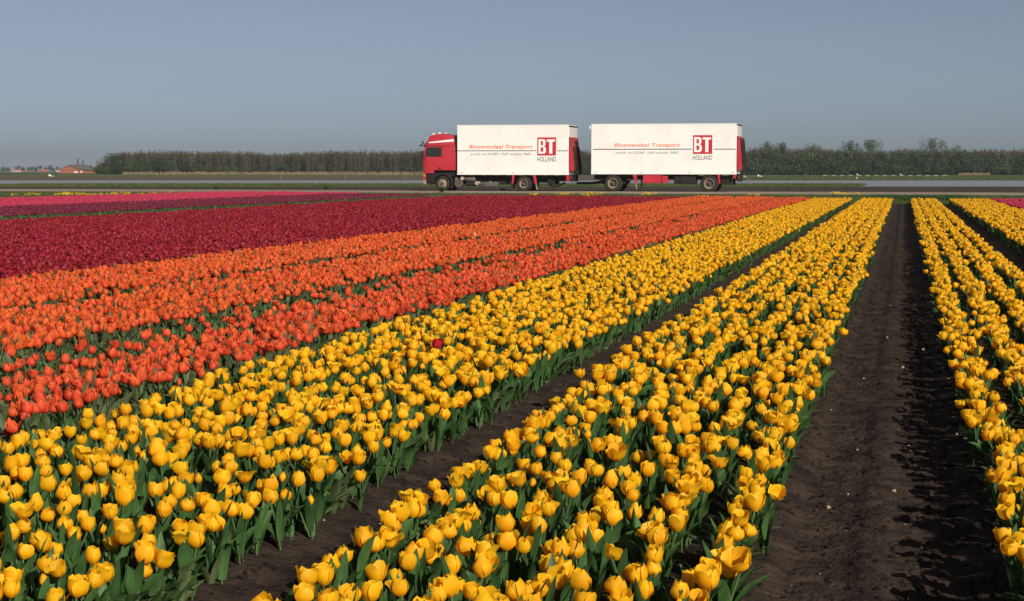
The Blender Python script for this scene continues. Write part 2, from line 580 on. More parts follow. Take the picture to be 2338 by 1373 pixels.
sap = []
for i in range(9):
    v, f, mi = twig_tree(100 + i, 7.4, 1.5, 80, 2 + i % 2)
    sap.append(mesh_np('sapling', v, f, [TWIG, BUDS], mi))
SAPLINGS = source_collection('sapling', sap)
und = []
for i in range(7):
    lob = np.random.default_rng(300 + i)
    cs = [(lob.normal(0, 0.9), lob.normal(0, 0.7), lob.uniform(0.6, 3.0), lob.uniform(0.6, 1.1)) for _ in range(7)]
    def fn(r, cs=cs):
        c = cs[r.integers(len(cs))]
        d = r.normal(0, 1, 3); d /= np.linalg.norm(d)
        p = np.array(c[:3]) + d * c[3] * r.uniform(0.5, 1.0)
        p[2] = max(p[2], 0.05)
        return p
    v, f = leaf_cloud(310 + i, 420, fn, 0.16)
    und.append(mesh_np('undergrowth', v, f, [GREEN_DK if i % 3 else GREEN_MD]))
UNDER = source_collection('undergrowth', und)

# ------------------------------------------------------------------ wood on the horizon
WA, WB = at_z(212, 398.4), at_z(2338, 400.6)
WB2 = WA + (WB - WA) * 1.28
def wood_points(n, d0, d1, rng):
    t = rng.uniform(0, 1, n)
    p = WA[None] + (WB2 - WA)[None] * t[:, None]
    nrm = np.array([-(WB - WA)[1], (WB - WA)[0], 0]); nrm /= np.linalg.norm(nrm)
    p = p + nrm[None] * rng.uniform(d0, d1, n)[:, None]
    p[:, 2] = 0
    return t, p
def wood_scale(t, p):
    px = np.array([project(q)[0] for q in p])
    # crown line read along the picture: lower at the rounded left end, taller to the right
    top = np.interp(px, [205, 225, 250, 290, 600, 950, 1350, 1700, 1800, 2338], [17, 34, 45, 52, 52, 56, 58, 60, 62, 60])
    return top / 53.0
n = 3800
t, p = wood_points(n, 0, 26, RNG)
keep = np.array([not (q[0] < WA[0] + 1) for q in p])
t, p = t[keep], p[keep]
s = wood_scale(t, p) * RNG.uniform(0.88, 1.04, len(t))
s *= 0.96 + 0.12 * vnoise(p[:, 0] * 0.12, p[:, 0] * 0, 4)
rot = np.stack([RNG.normal(0, 0.03, len(t)), RNG.normal(0, 0.03, len(t)), RNG.uniform(0, 6.28, len(t))], 1)
scatter('treeline', p, rot, np.stack([np.full(len(t), 1.0), np.full(len(t), 1.0), s], 1), RNG.integers(0, 9, len(t)), SAPLINGS,
        'long belt of bare brown young trees along the horizon behind the road', 'woodland')
n = 2400
t, p = wood_points(n, -2, 16, RNG)
px = np.array([project(q)[0] for q in p])
dens = np.interp(px, [200, 300, 420, 470, 900, 1000, 1350, 1700, 2338], [1, 1, 1, 0.35, 0.35, 0.8, 1, 1, 1])
keep = RNG.uniform(0, 1, n) < dens
t, p, px = t[keep], p[keep], px[keep]
hs_ = np.interp(px, [205, 260, 400, 450, 900, 1000, 1700, 2338], [0.7, 1.3, 1.25, 0.95, 0.95, 1.3, 1.9, 1.9]) * RNG.uniform(0.7, 1.15, len(t))
rot = np.stack([np.zeros(len(t)), np.zeros(len(t)), RNG.uniform(0, 6.28, len(t))], 1)
scatter('undergrowth', p, rot, np.stack([hs_ * 1.1, hs_ * 1.1, hs_], 1), RNG.integers(0, 7, len(t)), UNDER,
        'dark green bushes filling the foot of the tree belt', 'undergrowth')

def green_tree(px, top, w_px, label, name='tall_tree', base_y=None, back=8, group='green treetops above the belt', seed=0, mat_=None):
    """A leafy tree rising over the belt: tapered trunk with limbs and a crown of leaf faces."""
    t = (px - 212) / (2338 - 212)
    b = WA + (WB - WA) * t
    b = b + np.array([0, back, 0]); b[2] = 0
    d = project(b)[2]
    hy = project(np.array([b[0] * 40, b[1] * 40, EYE]))[1]
    h = EYE + (hy - top) * d / FPX
    rad = w_px * 0.5 * d / FPX
    root = empty(name, tuple(b), label, 'tree', group)
    r = np.random.default_rng(900 + int(px) + seed)
    s = Solid()
    s.tube([b, b + (0.1, 0, h * 0.5), b + (0.05, 0.1, h * 0.95)], [0.28, 0.17, 0.03], 7)
    for k in range(12):
        z = h * r.uniform(0.35, 0.85)
        a = r.uniform(0, 6.28)
        e = b + np.array([math.cos(a) * rad * 0.8, math.sin(a) * rad * 0.8, z + h * 0.12])
        s.tube([b + (0.05, 0.05, z), 0.5 * (b + (0, 0, z)) + 0.5 * e + (0, 0, 0.2), e], [0.08, 0.05, 0.015], 5)
    s.done('trunk', BARK, root)
    lobes = []
    for k in range(34):
        t_ = r.uniform(0.0, 1.0) ** 0.8
        z = h * (0.35 + 0.60 * t_)
        rr = rad * (1.0 - 0.55 * t_ ** 2.2)
        a = r.uniform(0, 6.28)
        q_ = r.uniform(0.1, 1)
        lobes.append((math.cos(a) * rr * q_, math.sin(a) * rr * q_, z, rad * r.uniform(0.12, 0.28)))
    def fn(q):
        c = lobes[q.integers(len(lobes))]
        dd = q.normal(0, 1, 3); dd /= np.linalg.norm(dd)
        p_ = np.array(c[:3]) + dd * c[3] * q.uniform(0.3, 1.0) ** 0.7 * (1, 1, 1.7)
        p_[2] = min(p_[2], h * 1.02)
        return p_
    v, f = leaf_cloud(int(px) + seed, 4200, fn, 0.15)
    link('crown', mesh_np('crown', v, f, [mat_ or GREEN_MD]), root)
    return root
for px, top, w, lb in [
        (1728, 325, 70, 'green leafy treetop just behind the trailer tail'),
        (1765, 328, 62, 'second green treetop along from the trailer tail'),
        (1836, 330, 58, 'small green treetop in the dip of the belt'),
        (1927, 323, 64, 'rounded green treetop, first of the close pair'),
        (1972, 322, 84, 'broad green treetop, second of the close pair'),
        (2120, 319, 96, 'broadest and tallest green treetop over the belt, above the soil path'),
        (2175, 332, 70, 'low olive treetop next to the tallest tree')]:
    green_tree(px, top, w, lb)
green_tree(258, 352, 70, 'dark green bushy tree rounding off the belt beside the barn', 'bushy_tree', back=3, group='bushy trees of the belt', mat_=GREEN_DK)
green_tree(368, 362, 90, 'wide dark green bush tree bulging from the brown belt', 'bushy_tree', back=-3, group='bushy trees of the belt', mat_=GREEN_DK)

# reeds at the foot of the belt
tuft = []
for i in range(6):
    r = np.random.default_rng(500 + i)
    v, f = [], []
    for k in range(26):
        a = r.uniform(0, 6.28); b0 = r.normal(0, 0.22, 2)
        h_ = r.uniform(0.5, 1.0); l_ = r.normal(0, 0.16, 2)
        w_ = 0.018
        s_ = len(v)
        q = np.array([math.cos(a) * w_, math.sin(a) * w_, 0])
        base = np.array([b0[0], b0[1], 0]); mid = base + (l_[0] * 0.4, l_[1] * 0.4, h_ * 0.6); tip = base + (l_[0], l_[1], h_)
        v.extend([base - q, base + q, mid + q * 0.8, mid - q * 0.8, tip])
        f.extend([(s_, s_ + 1, s_ + 2, s_ + 3), (s_ + 3, s_ + 2, s_ + 4)])
    tuft.append((v, f))
REED = source_collection('reed_tuft', [mesh_np('reed_tuft', v, f, [DRY]) for v, f in tuft])
GRASS_LEAF = leaf_mat('grass_blades', (0.085, 0.110, 0.030), (0.140, 0.160, 0.055), rand=0.3, tr=0.25, rough=0.6)
WEED_LEAF = leaf_mat('weed_leaves', (0.030, 0.065, 0.018), (0.055, 0.105, 0.028), rand=0.3, tr=0.25, rough=0.6)
GRASS = source_collection('grass_tuft', [mesh_np('grass_tuft', v, f, [GRASS_LEAF if i % 3 else WEED_LEAF]) for i, (v, f) in enumerate(tuft)])
n = 2600
t, p = wood_points(n, -9, -3, RNG)
px = np.array([project(q)[0] for q in p])
keep = (px < 1010) & (px > 280) | ((px > 2190) & (px < 2260))
p = p[keep]; k = len(p)
scatter('dry_reeds', p, np.stack([np.zeros(k), np.zeros(k), RNG.uniform(0, 6.28, k)], 1), RNG.uniform(0.7, 1.3, k), RNG.integers(0, 6, k), REED,
        'strip of dry straw coloured reeds at the foot of the brown belt', 'reeds')

# ------------------------------------------------------------------ barn, far houses
BRICK = noise_mat('orange_brick', [(0.3, (0.26, 0.085, 0.05)), (0.7, (0.36, 0.13, 0.075))], scale=1.2, detail=8, rough=0.9, bump=0.3, bscale=12)
ROOF_GREY = noise_mat('grey_roof', [(0.3, (0.09, 0.08, 0.08)), (0.7, (0.15, 0.13, 0.125))], scale=1.0, detail=8, rough=0.85, bump=0.3, bscale=5)
ROOF_RED = noise_mat('red_tiles', [(0.3, (0.32, 0.11, 0.06)), (0.7, (0.42, 0.17, 0.10))], scale=1.0, detail=8, rough=0.85)
WHITE_WALL = noise_mat('white_wall', [(0.3, (0.66, 0.64, 0.60)), (0.7, (0.80, 0.78, 0.74))], scale=1.0, rough=0.8)
GLASS_DK = mat('dark_glass', (0.02, 0.025, 0.025), rough=0.08, spec=0.6)

BY = 690.0
def bx(px): return float(at_y(px, 396, BY)[0])
def bz(py): return float(at_y(165, py, BY)[2])
bx0, bx1 = bx(137.5), bx(181)
z_e, z_r, z0 = bz(387.3), bz(377.6), 0.0
bm_ = 0.5 * (bx0 + bx1)
barn = empty('brick_barn', (bm_, BY, 0), 'low orange brick barn with grey roof beside the tree belt', 'barn')
Solid().prism([(bx0, 0), (bx1, 0), (bx1, z_e), (bm_, z_r), (bx0, z_e)], BY, BY + 16).done('wall', BRICK, barn)
for sgn, ex in ((-1, bx0), (1, bx1)):
    ex2 = ex + 0.4 * sgn
    ze2 = z_e - 0.4 * (z_r - z_e) / (bm_ - bx0)
    Solid().prism([(bm_, z_r + 0.02), (bm_, z_r + 0.25), (ex2, ze2 + 0.25), (ex2, ze2 + 0.02)], BY - 0.3, BY + 16.3).done('roof', ROOF_GREY, barn)
lean = (bx(181.2), bx(193.5))
Solid().box(lean[0], lean[1], BY + 1.2, BY + 15, 0, bz(389)).done('side_wall', BRICK, barn)
Solid().prism([(lean[0], bz(386.5)), (lean[1] + 0.4, bz(388.8)), (lean[1] + 0.4, bz(388.2)), (lean[0], bz(385.6))], BY + 0.8, BY + 15.4).done('side_roof', ROOF_GREY, barn)
Solid().box(bx(186), bx(187.4), BY + 1.13, BY + 1.2, 0, bz(389.8)).done('drainpipe', ROOF_GREY, barn)
Solid().box(bx(169.3), bx(177.6), BY - 0.12, BY - 0.003, 0.25, bz(391.8)).done('door', WHITE_WALL, barn)
Solid().box(bx(180), bx(185.5), BY + 1.1, BY + 1.197, 0.2, bz(389.6)).done('door', mat('cream_door', (0.62, 0.48, 0.30)), barn)
shed = empty('greenhouse_shed', (bx(141), BY + 20, 0), 'white sloping roof of a shed behind the brick barn', 'shed')
sx0, sx1 = bx(136) - 0.6, bx(150)
Solid().box(sx0, sx1, BY + 20, BY + 30, 0, bz(386.5)).done('wall', BRICK, shed)
Solid().prism([(sx0 - 0.4, bz(386.8)), (sx1, bz(380.6)), (sx1, bz(379.8)), (sx0 - 0.4, bz(385.2))], BY + 19.5, BY + 30.5).done('roof', WHITE_WALL, shed)
sh2 = empty('white_shed', (bx(202), BY + 9, 0), 'small white roof peeping out between barn and tree belt', 'shed')
Solid().box(bx(198.5), bx(204), BY + 9, BY + 14, 0, bz(383.5)).done('wall', BRICK, sh2)
Solid().prism([(bx(197.5), bz(383)), (bx(205), bz(384)), (bx(205), bz(382.6)), (bx(198), bz(381.6))], BY + 8.6, BY + 14.4).done('roof', WHITE_WALL, sh2)

def thin_tree(px, top, label):
    b = at_y(px, 394, BY + 30); b[2] = 0
    h = float(at_y(px, top, BY + 30)[2])
    root = empty('poplar', tuple(b), label, 'tree', 'thin poplars behind the barn')
    v, f, mi = twig_tree(int(px), h, 1.1, 70, 1, 0.14, 0.25)
    tr_ = Solid()
    tr_.tube([b, b + (0, 0, h * 0.6), b + (0, 0, h)], [0.2, 0.11, 0.02], 6).done('trunk', BARK, root)
    link('crown', mesh_np('crown', v, f, [TWIG, BUDS], mi), root)
thin_tree(177.5, 361, 'taller of the two thin poplars behind the brick barn')
thin_tree(189, 365, 'shorter thin poplar right behind the barn roof ridge end')

VY = 1500.0
def far_house(px0, px1, py_e, py_r, label, roofm, k):
    a, b = at_y(px0, 392, VY), at_y(px1, 392, VY)
    x0, x1 = float(a[0]), float(b[0])
    ze, zr = float(at_y(px0, py_e, VY)[2]), float(at_y(px0, py_r, VY)[2])
    root = empty('farmhouse', ((x0 + x1) / 2, VY, 0), label, 'house', 'far village houses')
    Solid().box(x0, x1, VY, VY + 9, 0, ze).done('wall', WHITE_WALL if k % 2 else BRICK, root)
    Solid().prism([(x0 - .3, ze + 0.01), (x1 + .3, ze + 0.01), (x1 - 1.0, zr), (x0 + 1.0, zr)], VY - 0.4, VY + 9.4).done('roof', roofm, root)
    w = (x1 - x0)
    for q in range(3):
        c = x0 + w * (0.22 + 0.28 * q)
        Solid().box(c - 0.5, c + 0.5, VY - 0.04, VY - 0.004, 0.9, min(ze - 0.3, 2.2)).done('window', GLASS_DK, root)
far_house(27, 38, 390.6, 387.0, 'far pale house with red roof, leftmost in the village', ROOF_RED, 1)
far_house(48, 58, 391.2, 389.6, 'far low house between two blue grey trees', ROOF_RED, 0)
far_house(88, 101, 390.4, 387.2, 'far wide red roofed house in the middle of the village', ROOF_RED, 0)
far_house(128, 134, 390.6, 386.6, 'far small red roofed house just left of the barn', ROOF_RED, 1)

FAR_LEAF = leaf_mat('far_leaves', (0.030, 0.045, 0.026), (0.055, 0.068, 0.040), rand=0.3, tr=0.15)
def village_tree(px, top, wpx, label, k):
    Y = VY + 60 + 40 * (k % 3)
    b = at_y(px, 392, Y); b[2] = 0
    h = float(at_y(px, top, Y)[2]); rad = wpx * 0.5 * project(b)[2] / FPX
    root = empty('village_tree', tuple(b), label, 'tree', 'hazy trees of the far village')
    Solid().tube([b, b + (0, 0, h * 0.9)], [0.35, 0.06], 6).done('trunk', BARK, root)
    r = np.random.default_rng(k + 70)
    lob = [(r.normal(0, rad * 0.45), r.normal(0, rad * 0.4), h * r.uniform(0.3, 0.9), rad * r.uniform(0.3, 0.5)) for _ in range(10)]
    def fn(q):
        c = lob[q.integers(len(lob))]; d = q.normal(0, 1, 3); d /= np.linalg.norm(d)
        p_ = np.array(c[:3]) + d * c[3] * q.uniform(0.4, 1); p_[2] = min(max(p_[2], 0.4), h); return p_
    v, f = leaf_cloud(k + 71, 500, fn, 0.5)
    link('crown', mesh_np('crown', v, f, [FAR_LEAF]), root)
VT = [(4, 381, 22), (16, 383, 20), (41, 377.5, 14), (52, 383, 16), (66, 381, 13), (76, 382, 14), (82, 384, 10), (92, 378.5, 12), (104, 383, 14), (113, 378, 12), (121, 384, 12), (131, 381, 9)]
order = ['first', 'second', 'third', 'fourth', 'fifth', 'sixth', 'seventh', 'eighth', 'ninth', 'tenth', 'eleventh', 'twelfth']
for k, (px, top, w) in enumerate(VT):
    lb = 'hazy far village tree, %s counting from the left edge' % order[k]
    village_tree(px, top, w, lb, k)

# ------------------------------------------------------------------ truck
RED = noise_mat('red_paint', [(0.3, (0.40, 0.022, 0.034)), (0.7, (0.46, 0.028, 0.042))], scale=1.3, detail=5, rough=0.38, spec=0.4)
RED.node_tree.nodes['Principled BSDF'].inputs['Coat Weight'].default_value = 0.35
RED_DULL = noise_mat('worn_red_steel', [(0.3, (0.27, 0.03, 0.035)), (0.65, (0.38, 0.045, 0.05)), (0.85, (0.30, 0.12, 0.10))], scale=3, detail=8, rough=0.6)
WHITE = noise_mat('white_panel', [(0.2, (0.70, 0.67, 0.62)), (0.5, (0.80, 0.78, 0.74)), (0.8, (0.82, 0.80, 0.77))], scale=0.7, detail=7, rough=0.45, spec=0.35)
n_, l_, b_ = nodes(WHITE)
tc_ = n_.new('ShaderNodeTexCoord'); mp_ = n_.new('ShaderNodeMapping'); mp_.inputs['Scale'].default_value = (4.0, 4.0, 0.35)
st_ = n_.new('ShaderNodeTexNoise'); st_.inputs['Scale'].default_value = 1.6; st_.inputs['Detail'].default_value = 8
l_.new(tc_.outputs['Object'], mp_.inputs['Vector']); l_.new(mp_.outputs[0], st_.inputs['Vector'])
sr_ = ramp(n_, [(0.55, (1, 1, 1)), (0.9, (0.92, 0.90, 0.87))])
l_.new(st_.outputs['Fac'], sr_.inputs[0])
mx_ = n_.new('ShaderNodeMix'); mx_.data_type = 'RGBA'; mx_.blend_type = 'MULTIPLY'; mx_.inputs[0].default_value = 1.0
l_.new(b_.inputs['Base Color'].links[0].from_socket, mx_.inputs[6]); l_.new(sr_.outputs[0], mx_.inputs[7]); l_.new(mx_.outputs[2], b_.inputs['Base Color'])
WHITE_TRIM = mat('white_trim', (0.78, 0.76, 0.72), rough=0.4)
BLACK = noise_mat('black_chassis', [(0.3, (0.012, 0.011, 0.010)), (0.75, (0.035, 0.030, 0.026))], scale=3, detail=8, rough=0.75)
RUBBER = noise_mat('tyre_rubber', [(0.3, (0.020, 0.018, 0.016)), (0.75, (0.042, 0.036, 0.030))], scale=6, detail=8, rough=0.85, bump=0.3, bscale=30)
RIM_TAN = noise_mat('dusty_rim', [(0.3, (0.20, 0.15, 0.10)), (0.7, (0.34, 0.27, 0.19))], scale=5, detail=8, rough=0.6)
RIM_DK = noise_mat('dark_rim', [(0.3, (0.05, 0.045, 0.035)), (0.7, (0.10, 0.085, 0.065))], scale=5, detail=8, rough=0.6)
GREY_METAL = noise_mat('grimy_metal', [(0.3, (0.055, 0.050, 0.045)), (0.7, (0.12, 0.11, 0.095))], scale=4, detail=8, rough=0.55, spec=0.4)
ALU = noise_mat('aluminium_cap', [(0.3, (0.33, 0.28, 0.20)), (0.7, (0.48, 0.42, 0.32))], scale=6, rough=0.4, spec=0.5)
AMBER = mat('amber_lens', (0.65, 0.25, 0.02), rough=0.25, spec=0.5)
ORANGE_INK = mat('orange_lettering', (0.78, 0.11, 0.025), rough=0.5)
GREY_INK = mat('grey_lettering', (0.06, 0.055, 0.06), rough=0.5)
NAVY_INK = mat('navy_line', (0.020, 0.020, 0.045), rough=0.5)
LOGO_RED = mat('logo_red', (0.48, 0.028, 0.040), rough=0.45)
LAMP = mat('lamp_glass', (0.75, 0.72, 0.65), rough=0.15, spec=0.6)

TY = 101.0   # near flank of the vehicles
def tx(px, py=400): return float(at_y(px, py, TY)[0])
def tz(py, px=1200): return float(at_y(px, py, TY)[2])
def tp(pts): return [(tx(a, b), tz(b, a)) for a, b in pts]

def text_mesh(body, x0, x1, zb, zt, m, parent, name, shear=0.0, bold=0.0, ref='H', y=TY, spacing=1.0):
    """Flat print 3 mm proud of the flank: glyph outlines stretched to the measured box (cap height zb..zt)."""
    cu = bpy.data.curves.new('glyphs', 'FONT')
    def build(b):
        cu.body = b; cu.size = 1.0; cu.shear = shear; cu.offset = bold; cu.space_character = spacing; cu.resolution_u = 4
        cu.fill_mode = 'BOTH'; cu.extrude = 0.0
        o = bpy.data.objects.new('glyphs', cu)
        COL.objects.link(o)
        dg = bpy.context.evaluated_depsgraph_get(); dg.update()
        me = bpy.data.meshes.new_from_object(o.evaluated_get(dg))
        bpy.data.objects.remove(o)
        return me
    rm = build(ref)
    rv = np.array([v.co[:] for v in rm.vertices]); cap = rv[:, 1].max(); base = rv[:, 1].min()
    bpy.data.meshes.remove(rm)
    me = build(body)
    v = np.array([q.co[:] for q in me.vertices])
    sx = (x1 - x0) / (v[:, 0].max() - v[:, 0].min()); sz = (zt - zb) / (cap - base)
    off = np.array(root_of(parent).location)
    o = np.stack([x0 + (v[:, 0] - v[:, 0].min()) * sx, np.full(len(v), y - 0.004), zb + (v[:, 1] - base) * sz], 1) - off[None]
    words = body.split(' ')
    cuts = []
    for k in range(1, len(words)):
        pm_ = build(' '.join(words[:k])); pv_ = max(q.co.x for q in pm_.vertices); bpy.data.meshes.remove(pm_)
        nm_ = build(' '.join(words[:k]) + ' ' + words[k][0]); cuts.append(0.5 * (pv_ + sorted(q.co.x for q in nm_.vertices if q.co.x > pv_ + 1e-4)[0])); bpy.data.meshes.remove(nm_)
    # islands (glyphs) go to the word their centre lies in
    par = list(range(len(v)))
    def find(a):
        while par[a] != a:
            par[a] = par[par[a]]; a = par[a]
        return a
    faces = [tuple(q.vertices) for q in me.polygons]
    for fc in faces:
        for a in fc[1:]:
            par[find(a)] = find(fc[0])
    cen = {}
    for a in range(len(v)):
        cen.setdefault(find(a), []).append(v[a, 0] - shear * (v[a, 1] - base))
    cen = {k_: 0.5 * (min(q) + max(q)) for k_, q in cen.items()}
    for k in range(len(words)):
        lo, hi = (cuts[k - 1] if k else -1e9), (cuts[k] if k < len(cuts) else 1e9)
        fs = [fc for fc in faces if lo <= cen[find(fc[0])] < hi]
        ids = sorted({a for fc in fs for a in fc}); mp = {a: i for i, a in enumerate(ids)}
        link(name, mesh_np(name, [o[a] for a in ids], [tuple(mp[a] for a in fc) for fc in fs], [m]), parent)
    bpy.data.meshes.remove(me)

def root_of(o):
    while o.parent is not None:
        o = o.parent
    return o

def flat_poly(pts, y, th, name, m, parent, bevel=0.0):
    return Solid().prism(pts, y - th, y, bevel).done(name, m, parent)

def livery(boxp, title, line1, line2, sub, sq, hol, zpx):
    """Lettering and emblem on the near flank, all measured on the photograph."""
    text_mesh('Bloemendaal Transport', tx(title[0]), tx(title[1]), tz(title[3], zpx), tz(title[2], zpx), ORANGE_INK, boxp, 'lettering', 0.28, 0.020, 'B', spacing=1.14)
    text_mesh('andijk tel.02289 1569 telefax 3462', tx(sub[0]), tx(sub[1]), tz(sub[3], zpx), tz(sub[2], zpx), GREY_INK, boxp, 'small_lettering', 0.28, 0.004, 'd', spacing=1.2)
    for a, b, y0, y1 in (line1, line2):
        Solid().box(tx(a), tx(b), TY - 0.004, TY - 0.001, tz(y1, a), tz(y0, a)).done('navy_line', NAVY_INK, boxp)
    Solid().box(tx(sq[0]), tx(sq[1]), TY - 0.004, TY - 0.001, tz(sq[3], sq[0]), tz(sq[2], sq[0])).done('emblem_panel', LOGO_RED, boxp)
    sx0, sx1, sz1, sz0 = tx(sq[0]), tx(sq[1]), tz(sq[2], sq[0]), tz(sq[3], sq[0])
    w, h = sx1 - sx0, sz1 - sz0
    def U(u, v): return (sx0 + u * w, sz0 + v * h)
    # the tall B with two counters and the T, as plain strokes of white
    yb = TY - 0.008
    s = Solid()
    def rect(u0, u1, v0, v1):
        a, b = U(u0, v0), U(u1, v1)
        s.poly3([(a[0], yb, a[1]), (b[0], yb, a[1]), (b[0], yb, b[1]), (a[0], yb, b[1])])
    rect(0.06, 0.185, 0.10, 0.90)
    def bowl(v0, v1, uo, ui):
        lo, hi = (0.105, 0.055) if v0 < 0.3 else (0.055, 0.105)
        vm, ro = 0.5 * (v0 + v1), 0.5 * (v1 - v0)
        vi, ri = 0.5 * (v0 + lo + v1 - hi), 0.5 * (v1 - hi - v0 - lo)
        N = 14
        outer, inner = [], []
        for k in range(N + 1):
            t_ = -math.pi / 2 + math.pi * k / N
            e = 0.62
            c_, s_ = abs(math.cos(t_)) ** e, math.copysign(abs(math.sin(t_)) ** e, math.sin(t_))
            outer.append(U(0.26 + (uo - 0.26) * c_, vm + ro * s_))
            inner.append(U(0.26 + (ui - 0.26) * c_, vi + ri * s_))
        for k in range(N):
            s.poly3([(p_[0], yb, p_[1]) for p_ in (outer[k], outer[k + 1], inner[k + 1], inner[k])])
        rect(0.185, 0.26, v1 - hi, v1)
        rect(0.185, 0.26, v0, v0 + lo)
    bowl(0.10, 0.508, 0.465, 0.325)
    bowl(0.508, 0.90, 0.44, 0.305)
    s.done('emblem_letter', WHITE_TRIM, boxp, recalc=False)
    s = Solid()
    rect(0.50, 0.94, 0.765, 0.885)
    rect(0.635, 0.805, 0.10, 0.765)
    s.done('emblem_letter', WHITE_TRIM, boxp, recalc=False)
    text_mesh('HOLLAND', tx(hol[0]), tx(hol[1]), tz(hol[3], hol[0]), tz(hol[2], hol[0]), GREY_INK, boxp, 'lettering', 0, 0.0, 'H')

def wheel(cx, cz, r, y, parent, dished, dual=True, face=-1):
    """Tyre with rounded shoulders; a rim and hub set in its face. face=-1 looks towards the camera."""
    w = 0.28
    f = face
    prof = [(r * 0.56, y), (r * 0.60, y + f * -0.0), (r * 0.72, y + f * 0.012), (r * 0.90, y + f * 0.004), (r * 0.97, y - f * 0.03), (r, y - f * 0.07),
            (r, y - f * (w - 0.07)), (r * 0.96, y - f * (w - 0.02)), (r * 0.8, y - f * w), (r * 0.56, y - f * w)]
    t = Solid().lathe(cx, cz, prof, 36, (False, False)).done('wheel', RUBBER, parent, smooth=True)
    if dual:
        y2 = y - f * 0.32
        Solid().lathe(cx, cz, [(a, b - f * 0.32) for a, b in prof], 30, (False, False)).done('tyre', RUBBER, t, smooth=True)
    if dished:
        Solid().lathe(cx, cz, [(r * 0.585, y + f * 0.014), (r * 0.53, y + f * 0.018), (r * 0.50, y - f * 0.06), (r * 0.44, y - f * 0.15), (r * 0.2, y - f * 0.16)], 32, (False, True)).done('rim', RIM_TAN, t, smooth=True)
        Solid().lathe(cx, cz, [(r * 0.36, y - f * 0.159), (r * 0.34, y - f * 0.12), (r * 0.22, y - f * 0.10), (r * 0.2, y - f * 0.02), (r * 0.08, y - f * 0.0)], 24).done('hub', RIM_DK, t, smooth=True)
    else:
        Solid().lathe(cx, cz, [(r * 0.585, y + f * 0.014), (r * 0.54, y + f * 0.02), (r * 0.50, y - f * 0.01), (r * 0.46, y + f * 0.02), (r * 0.30, y + f * 0.05), (r * 0.1, y + f * 0.05)], 32, (False, True)).done('rim', RIM_TAN, t, smooth=True)
        Solid().lathe(cx, cz, [(r * 0.24, y + f * 0.052), (r * 0.22, y + f * 0.09), (r * 0.10, y + f * 0.10)], 20).done('hub', RIM_DK, t, smooth=True)
    s = Solid()
    for k in range(10):
        a = 2 * math.pi * k / 10
        rr = r * (0.30 if dished else 0.40)
        yy = y - f * 0.155 if dished else y + f * 0.035
        s.lathe(cx + rr * math.cos(a), cz + rr * math.sin(a), [(r * 0.035, yy), (r * 0.03, yy + f * 0.03)], 6)
    s.done('wheel_nuts', RIM_DK, t)['kind'] = 'stuff'
    return t

WID = 2.5
truck = empty('box_truck', (tx(1130), TY + WID / 2, 0.0), 'red cab truck with white lettered box body, pulling the trailer', 'truck')
# cab
cab_poly = tp([(966.2, 397), (966.2, 366), (967.6, 346), (970.0, 335), (973.6, 326), (978.4, 314), (982.0, 309.6), (1002, 306.4), (1020, 307.2), (1034.2, 309.2), (1036.8, 324), (1039.4, 355), (1039.6, 389.4), (990.6, 389.4), (989.6, 396.8)])
cab = Solid().prism(cab_poly, TY + 0.02, TY + 2.46, 0.05, 2, inset_top=(2.6, 0.06)).done('cab', RED, truck, smooth=True)
door = Solid().prism(tp([(971.8, 396.2), (971.2, 359), (974.6, 336.4), (1008.6, 335.4), (1009.2, 388.6), (990.2, 388.8), (989.0, 396.2)]), TY + 0.0, TY + 0.06, 0.014, 2).done('door', RED, truck)
Solid().prism(tp([(972.0, 358.2), (972.8, 347), (975.8, 337.0), (1007.2, 336.2), (1007.8, 358.2)]), TY - 0.012, TY + 0.03, 0.006, 1).done('window_frame', BLACK, door)
Solid().prism(tp([(974.0, 357.0), (974.4, 347.6), (977.0, 338.4), (987.6, 338.0), (988.0, 357.0)]), TY - 0.018, TY - 0.006, 0.0).done('window', mat('tinted_glass', (0.018, 0.026, 0.022), rough=0.06, spec=0.5), door)
Solid().prism(tp([(991.4, 357.0), (991.2, 337.9), (1006.2, 337.5), (1006.8, 357.0)]), TY - 0.018, TY - 0.006, 0.0).done('window', bpy.data.materials['tinted_glass'], door)
Solid().box(tx(1001.5), tx(1007.3), TY - 0.03, TY + 0.002, tz(385.6, 1004), tz(382.6, 1004), 0.008).done('handle', BLACK, door)
Solid().box(tx(976.4), tx(981.4), TY - 0.006, TY + 0.002, tz(385.2, 980), tz(383.6, 980)).done('badge', GREY_METAL, door)
Solid().box(tx(1009.6), tx(1010.1), TY + 0.012, TY + 0.03, tz(388.8, 1009), tz(335, 1009)).done('door_seam', BLACK, cab)
Solid().box(tx(971.4), tx(1038.4), TY + 0.012, TY + 0.03, tz(333.6, 1009), tz(333.1, 1009)).done('roof_seam', BLACK, cab)
# sloping white stripe on the high roof flank follows its tumblehome
sp = tp([(979.2, 327.2), (979.0, 324.6), (1035.4, 317.8), (1036.4, 323.6)])
Solid().poly3([(x, TY + 0.02 + max(0, z - 2.6) * 0.06 - 0.006, z) for x, z in sp]).done('stripe', WHITE_TRIM, cab)
Solid().prism(tp([(966.6, 364), (967.9, 347), (970.6, 335.8), (969.6, 335.6), (966.8, 347), (965.4, 364)]), TY + 0.12, TY + 2.36).done('windscreen', GLASS_DK, truck)
Solid().prism(tp([(969.8, 335.4), (973.2, 327), (971.0, 326), (966.0, 333.4), (965.6, 336.0)]), TY + 0.1, TY + 2.4, 0.01).done('sun_visor', BLACK, truck)
mir = Solid().tube([(tx(972), TY - 0.02, tz(334, 972)), (tx(966), TY - 0.22, tz(330.5, 966)), (tx(963), TY - 0.25, tz(332.6, 963))], 0.022, 6).done('mirror_arm', BLACK, truck)
